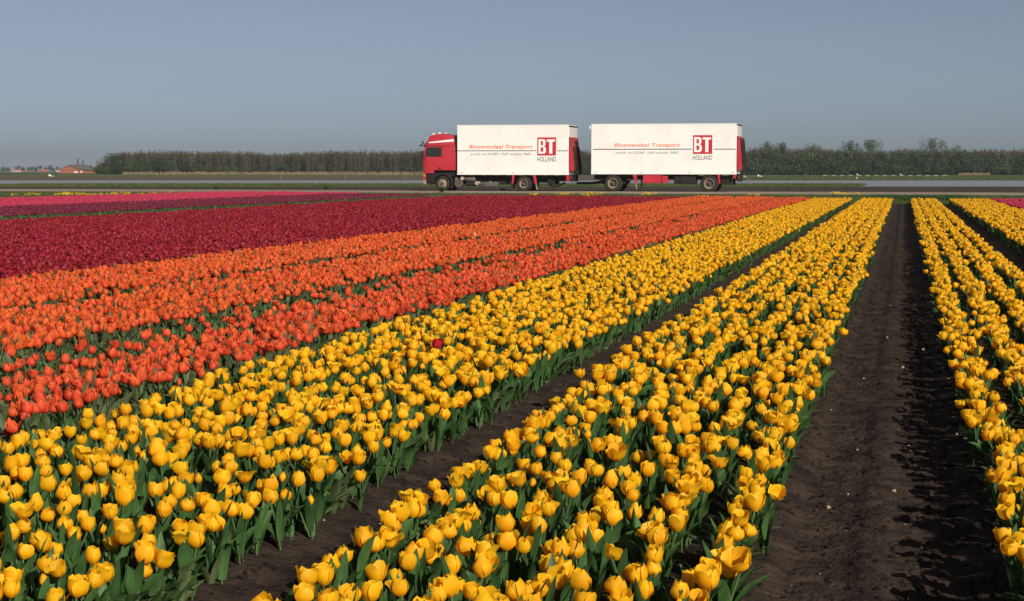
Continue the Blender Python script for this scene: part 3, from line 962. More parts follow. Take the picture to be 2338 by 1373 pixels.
Solid().box(tx(961.6), tx(966.6), TY - 0.42, TY - 0.16, tz(334.4, 964), tz(331.4, 964), 0.02).done('mirror', BLACK, mir)
Solid().box(tx(967.2), tx(969.6), TY - 0.34, TY - 0.20, tz(329, 968), tz(322.6, 968), 0.02).done('mirror', BLACK, mir)
Solid().tube([(tx(971), TY + 0.02, tz(361, 971)), (tx(966.5), TY - 0.14, tz(362.5, 971))], 0.025, 6).box(tx(964.8), tx(967.0), TY - 0.26, TY - 0.08, tz(366.5, 966), tz(346, 966), 0.02).done('side_mirror', BLACK, truck)
# roof lamps and horns
for px, py in ((985.6, 306.2), (999.4, 304.6)):
    for yy in (0.45, 1.9):
        c = (tx(px), TY + yy, tz(py, px))
        lamp = Solid().box(c[0] - 0.05, c[0] + 0.07, c[1] - 0.09, c[1] + 0.09, c[2] - 0.04, c[2] + 0.06, 0.02).done('roof_lamp', LAMP, truck)
        Solid().box(c[0] - 0.03, c[0] + 0.05, c[1] - 0.04, c[1] + 0.04, c[2] - 0.16, c[2] - 0.07).done('bracket', BLACK, lamp)
Solid().prism(tp([(983.5, 309.0), (984.5, 306.6), (1008, 304.8), (1020, 306.8), (1003, 306.2)]), TY + 0.7, TY + 1.75, 0.01).done('roof_hatch', RED, truck)
# bumper, steps, arch
Solid().prism(tp([(966.0, 412), (966.0, 398), (971.4, 398), (972.2, 412)]), TY + 0.02, TY + 2.46, 0.03).done('bumper', RED, truck)
Solid().prism(tp([(965.8, 421.4), (965.8, 412.4), (972.4, 412.4), (972.6, 421.4)]), TY + 0.03, TY + 2.45, 0.02).done('lower_bumper', noise_mat('grey_plastic', [(0.3, (0.22, 0.20, 0.18)), (0.7, (0.32, 0.29, 0.26))], scale=3, rough=0.6), truck)
Solid().box(tx(966.4), tx(970.4), TY - 0.01, TY + 0.05, tz(403, 968), tz(399, 968), 0.01).done('indicator', AMBER, truck)
Solid().box(tx(972.4), tx(990), TY + 0.12, TY + 2.36, tz(420.5, 980), tz(397, 980)).done('step_box', BLACK, truck)
for py in (404.4, 413.0):
    Solid().box(tx(972.6), tx(988), TY + 0.03, TY + 0.118, tz(py + 1.2, 980), tz(py, 980)).done('step', BLACK, truck)
WF, WR = (1010.0, 419.6), (1195.2, 419.3)
R1 = tz(419.6, 1010) - 0.02
def arch(cx, cz, r0, r1, a0, a1, y0, y1, name, parent):
    pts = []
    N = 14
    for k in range(N + 1):
        a = math.radians(a0 + (a1 - a0) * k / N); pts.append((cx + r1 * math.cos(a), cz + r1 * math.sin(a)))
    for k in range(N, -1, -1):
        a = math.radians(a0 + (a1 - a0) * k / N); pts.append((cx + r0 * math.cos(a), cz + r0 * math.sin(a)))
    return Solid().prism(pts, y0, y1).done(name, BLACK, parent)
fx, fz = tx(WF[0], 420), R1 + 0.02
arch(fx, fz, 0.54, 0.62, -28, 178, TY + 0.03, TY + 0.5, 'mudguard', truck)
arch(fx, fz, 0.54, 0.62, 0, 178, TY + 2.0, TY + 2.46, 'mudguard', truck)
Solid().box(tx(984), tx(1038), TY + 0.25, TY + 2.25, tz(403, 1010), tz(389.6, 1010)).done('engine_bay', BLACK, truck)
wheel(fx, fz, R1, TY + 0.06, truck, False, dual=False)
wheel(fx, fz, R1, TY + 2.44, truck, False, dual=False, face=1)
rx = tx(WR[0], 420)
wheel(rx, fz, R1, TY + 0.05, truck, True)
wheel(rx, fz, R1, TY + 2.45, truck, True, face=1)
Solid().tube([(fx, TY + 0.3, fz), (fx, TY + 2.2, fz)], 0.09, 8).done('axle', BLACK, truck)
Solid().tube([(rx, TY + 0.5, fz), (rx, TY + 1.0, fz), (rx, TY + 1.25, fz), (rx, TY + 1.5, fz), (rx, TY + 2.0, fz)], [0.1, 0.12, 0.26, 0.12, 0.1], 10).done('axle', BLACK, truck)
# snorkel and gap behind the cab
Solid().prism(tp([(1036.6, 309.2), (1042.6, 308.4), (1043.2, 396), (1040.2, 396), (1039.8, 355), (1037.4, 324)]), TY + 0.15, TY + 2.3, 0.01).done('air_intake', BLACK, truck)
Solid().box(tx(1032.2), tx(1037.6), TY + 0.0, TY + 0.02, tz(346.6, 1035), tz(345.6, 1035)).done('locker_catch', BLACK, cab)
# chassis
Solid().box(tx(985), tx(1296), TY + 0.78, TY + 0.86, tz(414, 1150), tz(402, 1150)).done('chassis_rail', BLACK, truck)
Solid().box(tx(985), tx(1296), TY + 1.64, TY + 1.72, tz(414, 1150), tz(402, 1150)).done('chassis_rail', BLACK, truck)
for px in (1050, 1078, 1106, 1134, 1162, 1190, 1218, 1246, 1274, 1294):
    Solid().box(tx(px), tx(px) + 0.08, TY + 0.06, TY + 2.44, tz(402.6, px), tz(398.9, px)).done('cross_member', BLACK, truck)
Solid().box(tx(1038), tx(1165), TY + 0.55, TY + 2.0, tz(421.5, 1100), tz(403, 1100), 0.05).done('gearbox', BLACK, truck)
Solid().box(tx(1168), tx(1262), TY + 0.62, TY + 1.9, tz(417.5, 1200), tz(402.8, 1200), 0.04).done('rear_suspension', BLACK, truck)
# flank equipment, left to right
Solid().prism(tp([(1036.6, 406), (1041, 404.2), (1044, 408), (1052.4, 412), (1054.8, 420), (1051.4, 427.6), (1041, 428.6), (1036.4, 424)]), TY + 0.12, TY + 0.62, 0.04).done('battery_box', GREY_METAL, truck)
def drum(px0, px1, py, r, yy, name, m):
    x0, x1, z = tx(px0), tx(px1), tz(py, px0)
    o = Solid().tube([(x0, TY + yy, z), (x0 + 0.05, TY + yy, z), (x1 - 0.05, TY + yy, z), (x1, TY + yy, z)], [r * 0.8, r, r, r * 0.8], 18).done(name, m, truck, smooth=True)
    return o
airt = Solid().tube([(tx(1054.4), TY + 0.05, tz(408, 1054)), (tx(1054.4), TY + 0.6, tz(408, 1054))], 0.105, 16).done('air_tank', ALU, truck, smooth=True)
Solid().tube([(tx(1088), TY + 0.05, tz(418.4, 1088)), (tx(1088), TY + 0.6, tz(418.4, 1088))], 0.115, 16).done('air_tank', ALU, truck, smooth=True)
drum(1060, 1083, 409.4, 0.155, 0.3, 'silencer', GREY_METAL)
drum(1061, 1084, 420.6, 0.13, 0.35, 'air_tank', BLACK)
Solid().box(tx(1095.6), tx(1135.4), TY + 0.08, TY + 0.62, tz(427.4, 1115), tz(415.4, 1115), 0.11).done('fuel_tank', GREY_METAL, truck, smooth=True)
Solid().box(tx(1115), tx(1120), TY + 0.25, TY + 0.35, tz(415.5, 1117), tz(414.4, 1117)).done('tank_cap', ALU, truck)
Solid().tube([(tx(1250), TY + 0.5, tz(420, 1250)), (tx(1258), TY + 0.5, tz(426, 1250)), (tx(1272), TY + 0.6, tz(424, 1250)), (tx(1282), TY + 1.0, tz(418, 1250))], 0.06, 8).done('hose', BLACK, truck)
Solid().box(tx(1246), tx(1262), TY + 0.4, TY + 2.1, tz(422, 1254), tz(404, 1254), 0.04).done('lift_housing', BLACK, truck)
# red mudguard stays and flaps
Solid().prism(tp([(1168.6, 399.4), (1174.8, 399.4), (1172.0, 419.8), (1169.0, 419.8)]), TY + 0.02, TY + 0.07).done('mudguard_stay', RED, truck)
Solid().prism(tp([(1216.6, 399.4), (1222.8, 399.4), (1225.6, 419.6), (1220.2, 419.8)]), TY + 0.02, TY + 0.07).done('mudguard_stay', RED, truck)
Solid().prism(tp([(1222.2, 420), (1225.4, 420), (1227.2, 432.4), (1224.2, 432.6)]), TY + 0.03, TY + 0.08).done('mud_flap', RIM_TAN, truck)
Solid().prism(tp([(1167, 420), (1172, 420), (1171, 431), (1167, 430)]), TY + 0.1, TY + 0.6).done('mud_flap', BLACK, truck)
Solid().prism(tp([(1292.2, 398.8), (1299.4, 398.8), (1299.6, 413.6), (1292.6, 413.8)]), TY + 0.03, TY + 0.09).done('rear_post', RED, truck)
# cargo body
bx0_, bx1_ = tx(1044), tx(1298)
zb, zt = tz(398.2, 1044), tz(286.4, 1044)
body = Solid().box(bx0_, bx1_, TY, TY + WID, zb, zt, 0.02).done('cargo_box', WHITE, truck)
Solid().prism(tp([(1041.6, 293.5), (1042.4, 287.6), (1044.4, 286.3), (1046, 286.2), (1046, 287.0), (1044.05, 294)]), TY + 0.05, TY + WID - 0.05).done('front_lip', WHITE_TRIM, body)
Solid().box(bx0_ - 0.006, bx1_ + 0.006, TY - 0.012, TY + 0.03, zb - 0.03, zb + 0.05).done('bottom_rail', WHITE_TRIM, body)
Solid().box(bx0_ - 0.006, bx1_ + 0.006, TY - 0.012, TY + 0.03, zt - 0.05, zt + 0.012).done('top_rail', WHITE_TRIM, body)
livery(body, (1071.5, 1216, 331.0, 339.4), (1044.3, 1224.8, 344.0, 345.6), (1271.6, 1296.6, 344.0, 345.6), (1074.4, 1212.6, 349.4, 354.6), (1226.6, 1269.4, 314.0, 355.6), (1226.4, 1269.2, 358.8, 369.2), 1140)
for px in (1048, 1054, 1170.4, 1286):
    Solid().box(tx(px), tx(px) + 0.09, TY - 0.03, TY - 0.002, tz(395.6, px), tz(394.2, px), 0.006).done('side_marker', AMBER, body)
# tail: white upper door, folded red lift platform and its dark arms
def tail(root, px, zpx, py):
    """py: heights (door top, door foot, platform top, platform foot) on the near flank line x=px."""
    x = tx(px)
    Solid().box(x + 0.002, x + 0.06, TY + 0.04, TY + WID - 0.04, tz(py[1], zpx), tz(py[0], zpx), 0.01).done('rear_door', noise_mat('grey_white_door', [(0.3, (0.50, 0.49, 0.46)), (0.7, (0.66, 0.64, 0.60))], scale=2, rough=0.5) if 'grey_white_door' not in bpy.data.materials else bpy.data.materials['grey_white_door'], root)
    Solid().box(x + 0.002, x + 0.075, TY + 0.03, TY + WID - 0.03, tz(py[0], zpx) - 0.10, tz(py[0], zpx) - 0.02).done('rear_gutter', BLACK, root)
    z0, z1, zm = tz(py[3], zpx), tz(py[2], zpx), tz(py[1], zpx)
    # platform leans out towards its foot
    plat = Solid().prism([(x + 0.065, zm), (x + 0.10, zm), (x + 0.17, z1), (x + 0.30, z0 + 0.05), (x + 0.26, z0), (x + 0.09, z0 + 0.02), (x + 0.07, z1)], TY + 0.03, TY + WID - 0.03, 0.008).done('lift_platform', RED_DULL, root)
    Solid().prism([(x + 0.02, z1 + 0.02), (x + 0.20, z1 + 0.02), (x + 0.32, z0 + 0.02), (x + 0.30, z0 - 0.04), (x + 0.06, z0 - 0.03), (x + 0.02, z0 + 0.35)], TY + 0.0, TY + 0.026).done('lift_side_plate', RED, root)
    for yy in (0.45, 1.9):
        Solid().prism([(x + 0.19, z1 + 0.1), (x + 0.27, z1 + 0.05), (x + 0.42, z0 + 0.2), (x + 0.40, z0 - 0.15), (x + 0.30, z0 - 0.3), (x + 0.27, z0 + 0.1)], TY + yy, TY + yy + 0.16).done('lift_arm', BLACK, root)
    Solid().box(x + 0.0, x + 0.16, TY + 0.25, TY + WID - 0.25, tz(404, zpx) - 0.25, tz(399, zpx)).done('rear_beam', BLACK, root)
    for yy in (0.18, 2.0):
        lamp = Solid().box(x + 0.08, x + 0.15, TY + yy, TY + yy + 0.32, tz(409, zpx), tz(403.6, zpx), 0.01).done('tail_lamp', mat('tail_lens', (0.35, 0.03, 0.02), rough=0.3) if 'tail_lens' not in bpy.data.materials else bpy.data.materials['tail_lens'], root)
    Solid().tube([(x + 0.12, TY + 0.3, tz(413, zpx)), (x + 0.12, TY + WID - 0.3, tz(413, zpx))], 0.05, 8).done('under_run_bar', BLACK, root)
tail(truck, 1298, 1298, (286.2, 313.4, 338, 389.4))

# ------------------------------------------------------------------ trailer
trailer = empty('box_trailer', (tx(1515), TY + WID / 2, 0.0), 'longer white lettered box trailer on a drawbar behind the truck', 'trailer')
tx0, tx1 = tx(1349.6), tx(1681.0)
zb, zt = tz(397.2, 1515), tz(283.2, 1515)
body2 = Solid().box(tx0, tx1, TY, TY + WID, zb, zt, 0.02).done('cargo_box', WHITE, trailer)
Solid().prism(tp([(1345.2, 293.5), (1345.8, 288.6), (1349.2, 284.4), (1351, 284.3), (1351, 285), (1349.65, 296)]), TY + 0.05, TY + WID - 0.05).done('front_lip', WHITE_TRIM, body2)
Solid().box(tx0 - 0.006, tx1 + 0.006, TY - 0.012, TY + 0.03, zb - 0.03, zb + 0.05).done('bottom_rail', WHITE_TRIM, body2)
Solid().box(tx0 - 0.006, tx1 + 0.006, TY - 0.012, TY + 0.03, zt - 0.05, zt + 0.012).done('top_rail', WHITE_TRIM, body2)
livery(body2, (1402, 1551.6, 327.4, 335.2), (1353.4, 1579.0, 340.4, 342.2), (1628.4, 1679.0, 340.0, 341.8), (1405, 1548.8, 346.4, 351.4), (1581.6, 1625.6, 309.0, 352.0), (1581.6, 1625.6, 355.4, 365.6), 1515)
for px in (1358, 1462.6, 1571.8, 1671):
    Solid().box(tx(px), tx(px) + 0.09, TY - 0.03, TY - 0.002, tz(394.6, px), tz(393.2, px), 0.006).done('side_marker', AMBER, body2)
tail(trailer, 1681, 1681, (282.6, 311.0, 318, 386.6))
w1, w2 = tx(1398.6, 419), tx(1618.8, 420)
R2 = tz(419.4, 1500)
for cx in (w1, w2):
    wheel(cx, R2, R2, TY + 0.05, trailer, True)
    wheel(cx, R2, R2, TY + 2.45, trailer, True, face=1)
    Solid().tube([(cx, TY + 0.4, R2), (cx, TY + 2.1, R2)], 0.09, 8).done('axle', BLACK, trailer)
Solid().box(tx(1352), tx(1680), TY + 0.72, TY + 0.82, tz(410, 1500), tz(402.2, 1500)).done('chassis_rail', BLACK, trailer)
Solid().box(tx(1352), tx(1680), TY + 1.68, TY + 1.78, tz(410, 1500), tz(402.2, 1500)).done('chassis_rail', BLACK, trailer)
for px in (1356, 1384, 1412, 1440, 1468, 1496, 1524, 1552, 1580, 1608, 1636, 1664):
    Solid().box(tx(px), tx(px) + 0.08, TY + 0.06, TY + 2.44, tz(402.0, px), tz(397.9, px)).done('cross_member', BLACK, trailer)
# turntable bogie and drawbar
Solid().prism(tp([(1360, 404), (1366, 399.5), (1438, 399.5), (1439.4, 405), (1436, 408.4), (1420, 409), (1376, 412), (1362, 412)]), TY + 0.4, TY + 2.1).done('turntable', BLACK, trailer)
Solid().prism(tp([(1366, 412), (1430, 412), (1424, 421), (1372, 421)]), TY + 0.62, TY + 1.9).done('spring_pack', BLACK, trailer)
Solid().tube([(tx(1366), TY + 0.7, tz(416, 1366)), (tx(1345), TY + 1.05, tz(418.6, 1345)), (tx(1308), TY + 1.25, tz(418.8, 1308))], 0.07, 8).tube([(tx(1366), TY + 1.8, tz(416, 1366)), (tx(1345), TY + 1.45, tz(418.6, 1345)), (tx(1308), TY + 1.25, tz(418.8, 1308))], 0.07, 8).done('drawbar', BLACK, trailer)
Solid().box(tx(1600), tx(1672), TY + 0.5, TY + 2.0, tz(420, 1640), tz(402.4, 1640), 0.04).done('rear_suspension', BLACK, trailer)
Solid().prism(tp([(1443.8, 398), (1453.8, 398), (1453.8, 418.6), (1450.4, 419.4)]), TY + 0.02, TY + 0.07).done('mudguard_stay', RED, trailer)
Solid().prism(tp([(1450.6, 419.6), (1453.8, 419), (1454.4, 432), (1452, 432.4)]), TY + 0.03, TY + 0.06).done('mud_flap', RIM_TAN, trailer)
Solid().tube([(tx(1463.4), TY + 0.3, tz(398, 1463)), (tx(1463.4), TY + 0.3, tz(428, 1463))], 0.045, 8).box(tx(1461.4), tx(1465.6), TY + 0.2, TY + 0.4, tz(430, 1463), tz(428, 1463)).done('landing_leg', BLACK, trailer)
Solid().tube([(tx(1459), TY + 0.28, tz(400, 1459)), (tx(1463), TY + 0.28, tz(412, 1463))], 0.03, 6).done('leg_brace', BLACK, trailer)
lock = Solid().box(tx(1467.4), tx(1509.6), TY + 0.06, TY + 0.6, tz(418.6, 1488), tz(398.4, 1488), 0.015).done('tool_locker', RED, trailer)
Solid().box(tx(1468.6), tx(1508.4), TY + 0.045, TY + 0.062, tz(417.6, 1488), tz(399.6, 1488), 0.004).done('locker_door', RED, lock)
Solid().box(tx(1509.7), tx(1510.6), TY + 0.1, TY + 0.6, tz(418.4, 1510), tz(398.4, 1510)).done('bracket', BLACK, lock)
Solid().box(tx(1511), tx(1524), TY + 0.06, TY + 0.6, tz(417.4, 1517), tz(402.2, 1517), 0.015).done('small_locker', RED, trailer)
Solid().box(tx(1512), tx(1585), TY + 0.7, TY + 1.9, tz(406, 1550), tz(398.6, 1550)).done('pallet_rack', BLACK, trailer)
Solid().box(tx(1538), tx(1587), TY + 0.15, TY + 1.2, tz(420.6, 1560), tz(402.6, 1560), 0.06).done('generator_box', BLACK, trailer)
for k in range(8):
    Solid().box(tx(1541 + k * 5.6), tx(1543.6 + k * 5.6), TY + 0.135, TY + 0.152, tz(418, 1560), tz(405, 1560)).done('grille_bar', BLACK, trailer)
Solid().prism(tp([(1636.4, 397.8), (1643.4, 397.8), (1644.6, 421), (1642.4, 421)]), TY + 0.02, TY + 0.07).done('mudguard_stay', RED, trailer)
Solid().prism(tp([(1674.4, 398), (1679.4, 398), (1679.8, 408), (1674.6, 408)]), TY + 0.03, TY + 0.09).done('rear_post', RED, trailer)
Solid().box(tx(1645), tx(1672), TY + 0.35, TY + 2.1, tz(422, 1655), tz(403, 1655), 0.05).done('lift_housing', BLACK, trailer)

# ------------------------------------------------------------------ tulips
def petal(r, R, Hh, opn, th0, k, lift=0.0, pointed=False):
    nu, nv = 5, 6
    v, e = [], []
    wob = r.normal(0, 0.055, 3)
    tipx = r.normal(0, 0.10)
    for j in range(nv + 1):
        t = j / nv
        tm = 0.5 if pointed else 0.64
        if t < tm:
            rad = R * (0.26 + 0.74 * math.sin(math.pi / 2 * t / tm))
        else:
            rad = R * (1 + opn * ((t - tm) / (1 - tm)) ** 1.4)
        z = lift + Hh * (t ** 1.25) * (1 + wob[0])
        wd = (1.0 + 0.05 * wob[1]) * max(0.05, math.sin(math.pi * (0.16 + (0.72 if pointed else 0.58) * t))) ** 0.7
        if opn > 0.15:
            wd *= 1 - 0.25 * t
        for i in range(nu):
            u = -1 + 2 * i / (nu - 1)
            a = th0 + u * wd + tipx * t
            rr = rad * (1 + 0.07 * abs(u) * math.sin(3 * t + wob[2] * 20) - 0.05 * (1 - u * u) * t)
            zz = z - Hh * (0.26 if pointed else 0.15) * abs(u) ** 2.4 * t ** 3 + Hh * 0.05 * math.sin(4 * u + 60 * wob[0]) * t * t
            v.append((rr * math.cos(a), rr * math.sin(a), zz))
            e.append(min(1.0, 0.55 * abs(u) ** 2 + 0.6 * t ** 3))
    f = [(j * nu + i, j * nu + i + 1, (j + 1) * nu + i + 1, (j + 1) * nu + i) for j in range(nv) for i in range(nu - 1)]
    return np.array(v), f, e

def leaf(r, L, Wd, az, a0, a1, base=0.0):
    nv = 7
    v = []
    p = np.array([0.006 * math.cos(az), 0.006 * math.sin(az), base])
    dirh = np.array([math.cos(az), math.sin(az), 0.0])
    side = np.array([-math.sin(az), math.cos(az), 0.0])
    tw = r.normal(0, 0.5)
    for j in range(nv + 1):
        t = j / nv
        a = a0 + (a1 - a0) * t ** 1.6
        d = dirh * math.sin(a) + np.array([0, 0, math.cos(a)])
        nrm = -dirh * math.cos(a) + np.array([0, 0, math.sin(a)])
        w = Wd * (0.35 + 0.65 * math.sin(math.pi * min(1, 0.12 + 0.55 * t / 0.62))) if t < 0.4 else Wd * math.cos(math.pi / 2 * ((t - 0.4) / 0.6) ** 1.5)
        w = max(w, 0.0008)
        sd = side * math.cos(tw * t) + nrm * math.sin(tw * t)
        fold = 0.45 * (1 - 0.6 * t)
        wav = 0.12 * math.sin(7 * t + tw * 5)
        v.append(p - sd * w + nrm * w * (fold + wav)); v.append(p.copy()); v.append(p + sd * w + nrm * w * (fold - wav))
        p = p + d * (L / nv)
    f = []
    for j in range(nv):
        for i in range(2):
            f.append((3 * j + i, 3 * j + i + 1, 3 * j + i + 4, 3 * j + i + 3))
    return np.array(v), f

def stem(r, h, top):
    pts = [np.array([0, 0, 0.0]), np.array([top[0] * 0.25, top[1] * 0.25, h * 0.5]), np.array([top[0], top[1], h])]
    v, f = [], []
    for p in pts:
        for k in range(5):
            a = 2 * math.pi * k / 5
            v.append(p + (0.0036 * math.cos(a), 0.0036 * math.sin(a), 0))
    for j in range(2):
        for k in range(5):
            f.append((j * 5 + k, j * 5 + (k + 1) % 5, j * 5 + 5 + (k + 1) % 5, j * 5 + 5 + k))
    return np.array(v), f

def tulip_parts(seed, state, R, Hh, hs=0.37, leaves=4, leafL=0.27, leafW=0.019, pointed=False):
    """Petals, stem and leaves of one plant, origin at the soil."""
    r = np.random.default_rng(seed)
    if state == 'bud':
        R, Hh, o = R * 0.55, Hh * 0.75, -0.75
        hs *= 0.86
    elif state == 'cup':
        o = r.uniform(-0.40, -0.08); R *= r.uniform(0.86, 1.10); Hh *= r.uniform(0.88, 1.10)
    elif state == 'loose':
        o = r.uniform(-0.10, 0.12)
    else:
        o = r.uniform(0.18, 0.38); Hh *= 0.86
    top = r.normal(0, 0.018, 2)
    tilt = r.normal(0, 0.16, 2) * (2.2 if state == 'open' else 1)
    rx, ry = np.clip(tilt, -0.5, 0.5)
    Rm = np.array(Matrix.Rotation(rx, 3, 'X') @ Matrix.Rotation(ry, 3, 'Y'))
    th = r.uniform(0, 6.28)
    P = []
    for k in range(6):
        inner = k % 2
        oo = o + r.normal(0, 0.12) + (-0.05 if inner else 0.04)
        if state in ('loose', 'open') and r.uniform() < 0.25:
            oo += 0.28
        v, f, e = petal(r, R * (0.86 if inner else 1.0), Hh * r.uniform(0.94, 1.05) * (1.04 if inner else 1), oo, th + k * math.pi / 3 + r.normal(0, 0.06), k, 0.0, pointed)
        v = v @ Rm.T + np.array([top[0], top[1], hs - 0.004])
        P.append((v, f, e))
    S = stem(r, hs, top)
    Lv = []
    az = r.uniform(0, 6.28)
    for k in range(leaves):
        a1 = (r.uniform(1.0, 1.9), r.uniform(0.3, 0.9), r.uniform(0.5, 1.3), r.uniform(0.2, 0.7))[k % 4]
        Lv.append(leaf(r, leafL * r.uniform(0.8, 1.2) * (1.1 if k == 0 else 0.95), leafW * r.uniform(0.75, 1.15) * (1.15 if k == 0 else 0.9), az + k * 2.1 + r.normal(0, 0.3), r.uniform(0.08, 0.3), a1, 0.01 + 0.02 * k))
    return P, S, Lv

def with_edge(me, e):
    a = me.attributes.new('edge', 'FLOAT', 'POINT')
    a.data.foreach_set('value', np.asarray(e, dtype=np.float32))
    return me

STEM = leaf_mat('tulip_stem', (0.060, 0.110, 0.035), (0.085, 0.140, 0.050), rand=0.15, tr=0.1)
LEAF = leaf_mat('tulip_leaf', (0.038, 0.092, 0.026), (0.074, 0.150, 0.044), rand=0.28, tr=0.25, rough=0.5)
LEAF_DUSTY = leaf_mat('grey_tulip_leaf', (0.070, 0.095, 0.040), (0.120, 0.148, 0.066), rand=0.28, tr=0.2, rough=0.5)
PM = {
    'yellow': petal_mat('yellow_petal', (0.93, 0.485, 0.007), (0.96, 0.58, 0.018), 0.10, 0.008, 0.45),
    'orange': petal_mat('orange_petal', (0.70, 0.078, 0.026), (0.82, 0.165, 0.036), 0.12, 0.006, 0.34),
    'vermilion': petal_mat('vermilion_petal', (0.68, 0.068, 0.028), (0.80, 0.142, 0.040), 0.12, 0.006, 0.34),
    'red': petal_mat('dark_red_petal', (0.245, 0.012, 0.022), (0.32, 0.020, 0.032), 0.16, 0.008),
    'purple': petal_mat('purple_petal', (0.155, 0.016, 0.036), (0.215, 0.028, 0.058), 0.2, 0.01),
    'pink': petal_mat('pink_petal', (0.47, 0.026, 0.076), (0.56, 0.054, 0.110), 0.12, 0.01),
    'crimson': petal_mat('crimson_petal', (0.42, 0.012, 0.028), (0.50, 0.018, 0.035), 0.05, 0.0),
    'cream': petal_mat('cream_petal', (0.80, 0.62, 0.36), (0.84, 0.70, 0.45), 0.05, 0.0),
}
STATES = ['cup'] * 13 + ['loose'] * 11 + ['open', 'open', 'bud', 'bud']
def make_variants(colour, seed, R, Hh, hs, states=STATES, leaves=4, leafL=0.128, leafW=0.0165, leafm=LEAF, pointed=False):
    """A merged mesh of each variant for the far masses, and its separate pieces for the near plants."""
    whole, pieces = [], []
    pm = PM[colour]
    for i, st in enumerate(states):
        P, S, Lv = tulip_parts(seed + i, st, R, Hh, hs, leaves, leafL, leafW, pointed)
        V, Fc, Mi, Ed = [], [], [], []
        def put(v, f, m_, e=None):
            b = len(V)
            V.extend([tuple(q) for q in v]); Fc.extend([tuple(b + k for k in q) for q in f]); Mi.extend([m_] * len(f))
            Ed.extend(e if e is not None else [0.0] * len(v))
        for v, f, e in P: put(v, f, 0, e)
        put(S[0], S[1], 1)
        for v, f in Lv: put(v, f, 2)
        whole.append(with_edge(mesh_np(colour + '_tulip', V, Fc, [pm, STEM, leafm], Mi, True), Ed))
        pc = [('petal', with_edge(mesh_np('petal', v, f, [pm], None, True), e)) for v, f, e in P]
        Vh, Fh, Eh = [], [], []
        for v, f, e in P:
            b = len(Vh); Vh.extend([tuple(q) for q in v]); Fh.extend([tuple(b + k for k in q) for q in f]); Eh.extend(e)
        head = ('flower', with_edge(mesh_np('flower', Vh, Fh, [pm], None, True), Eh))
        rest = [('stem', mesh_np('stem', S[0], S[1], [STEM], None, True))] + [('leaf', mesh_np('leaf', v, f, [leafm], None, True)) for v, f in Lv]
        pieces.append((st, pc, head, rest))
    return whole, pieces

VAR = {
    'yellow': make_variants('yellow', 1000, 0.0256, 0.0475, 0.150),
    'orange': make_variants('orange', 2000, 0.0275, 0.052, 0.150, leafm=LEAF_DUSTY, pointed=True),
    'vermilion': make_variants('vermilion', 2500, 0.0270, 0.052, 0.150, leafm=LEAF_DUSTY, pointed=True),
    'red': make_variants('red', 3000, 0.0335, 0.054, 0.150, leaves=2, states=['cup'] * 6 + ['loose'] * 4, leafm=LEAF_DUSTY),
    'purple': make_variants('purple', 4000, 0.0330, 0.054, 0.148, leaves=2, states=['cup'] * 6, leafm=LEAF_DUSTY),
    'pink': make_variants('pink', 5000, 0.0345, 0.056, 0.155, leaves=2, states=['cup'] * 6, leafm=LEAF_DUSTY),
}
# plants without a bloom: leaves only
lv_only = []
for i in range(8):
    r_ = np.random.default_rng(6000 + i)
    Lv = []
    for k in range(6):
        Lv.append(leaf(r_, 0.155 * r_.uniform(0.75, 1.2), 0.0155 * r_.uniform(0.7, 1.25), k * 1.05 + r_.normal(0, 0.35), r_.uniform(0.1, 0.55), r_.uniform(0.5, 2.1), 0.005))
    V, Fc = [], []
    for v, f in Lv:
        b = len(V); V.extend([tuple(q) for q in v]); Fc.extend([tuple(b + k for k in q) for q in f])
    lv_only.append(mesh_np('leaf_plant', V, Fc, [LEAF_DUSTY if i % 2 else LEAF], None, True))
LEAFPL = source_collection('leaf_plant', lv_only)

def in_view(P, mx=260, my=330):
    x, y, w = project(P)
    side = mx + 1.6 * FPX / np.maximum(w, 0.5)       # a step to either side still finds the field planted
    return (w > 1.2) & (x > -side) & (x < 2338 + side) & (y < 1373 + my + 0.5 * FPX / np.maximum(w, 0.5))

def bed_points(x0, x1, y1, row, step, dens, rng, edge=0.0):
    nrow = max(2, int(round((x1 - x0) / row)) + 1)
    out = []
    for k in range(nrow):
        xr = x0 + (x1 - x0) * k / (nrow - 1)
        n_ = int((y1 - 2.6) / step)
        y = 2.6 + (np.arange(n_) + rng.uniform(-0.45, 0.45, n_)) * step
        x = xr + rng.normal(0, row * 0.14, n_)
        # gaps where plants failed
        g = vnoise(x * 2.2 + 40, y * 1.3, 11 + k)
        keep = rng.uniform(0, 1, n_) < dens * np.clip(1.9 - 1.25 * g, 0.45, 1.0)
        keep &= y < y1 - 0.3 + 0.6 * vnoise(x * 3, x * 0, 9)
        P = np.stack([x[keep], y[keep], np.zeros(keep.sum())], 1)
        # neighbours lean into one another: pull plants towards loose clumps
        P[:, 1] += 0.022 * np.sin(P[:, 1] * 21 + 4 * vnoise(P[:, 0] * 5, P[:, 1] * 2.0, 17 + k))
        if len(P):
            out.append(P[in_view(P + np.array([0, 0, 0.175]))])
    return np.concatenate(out)

DEFS = list(BEDS)
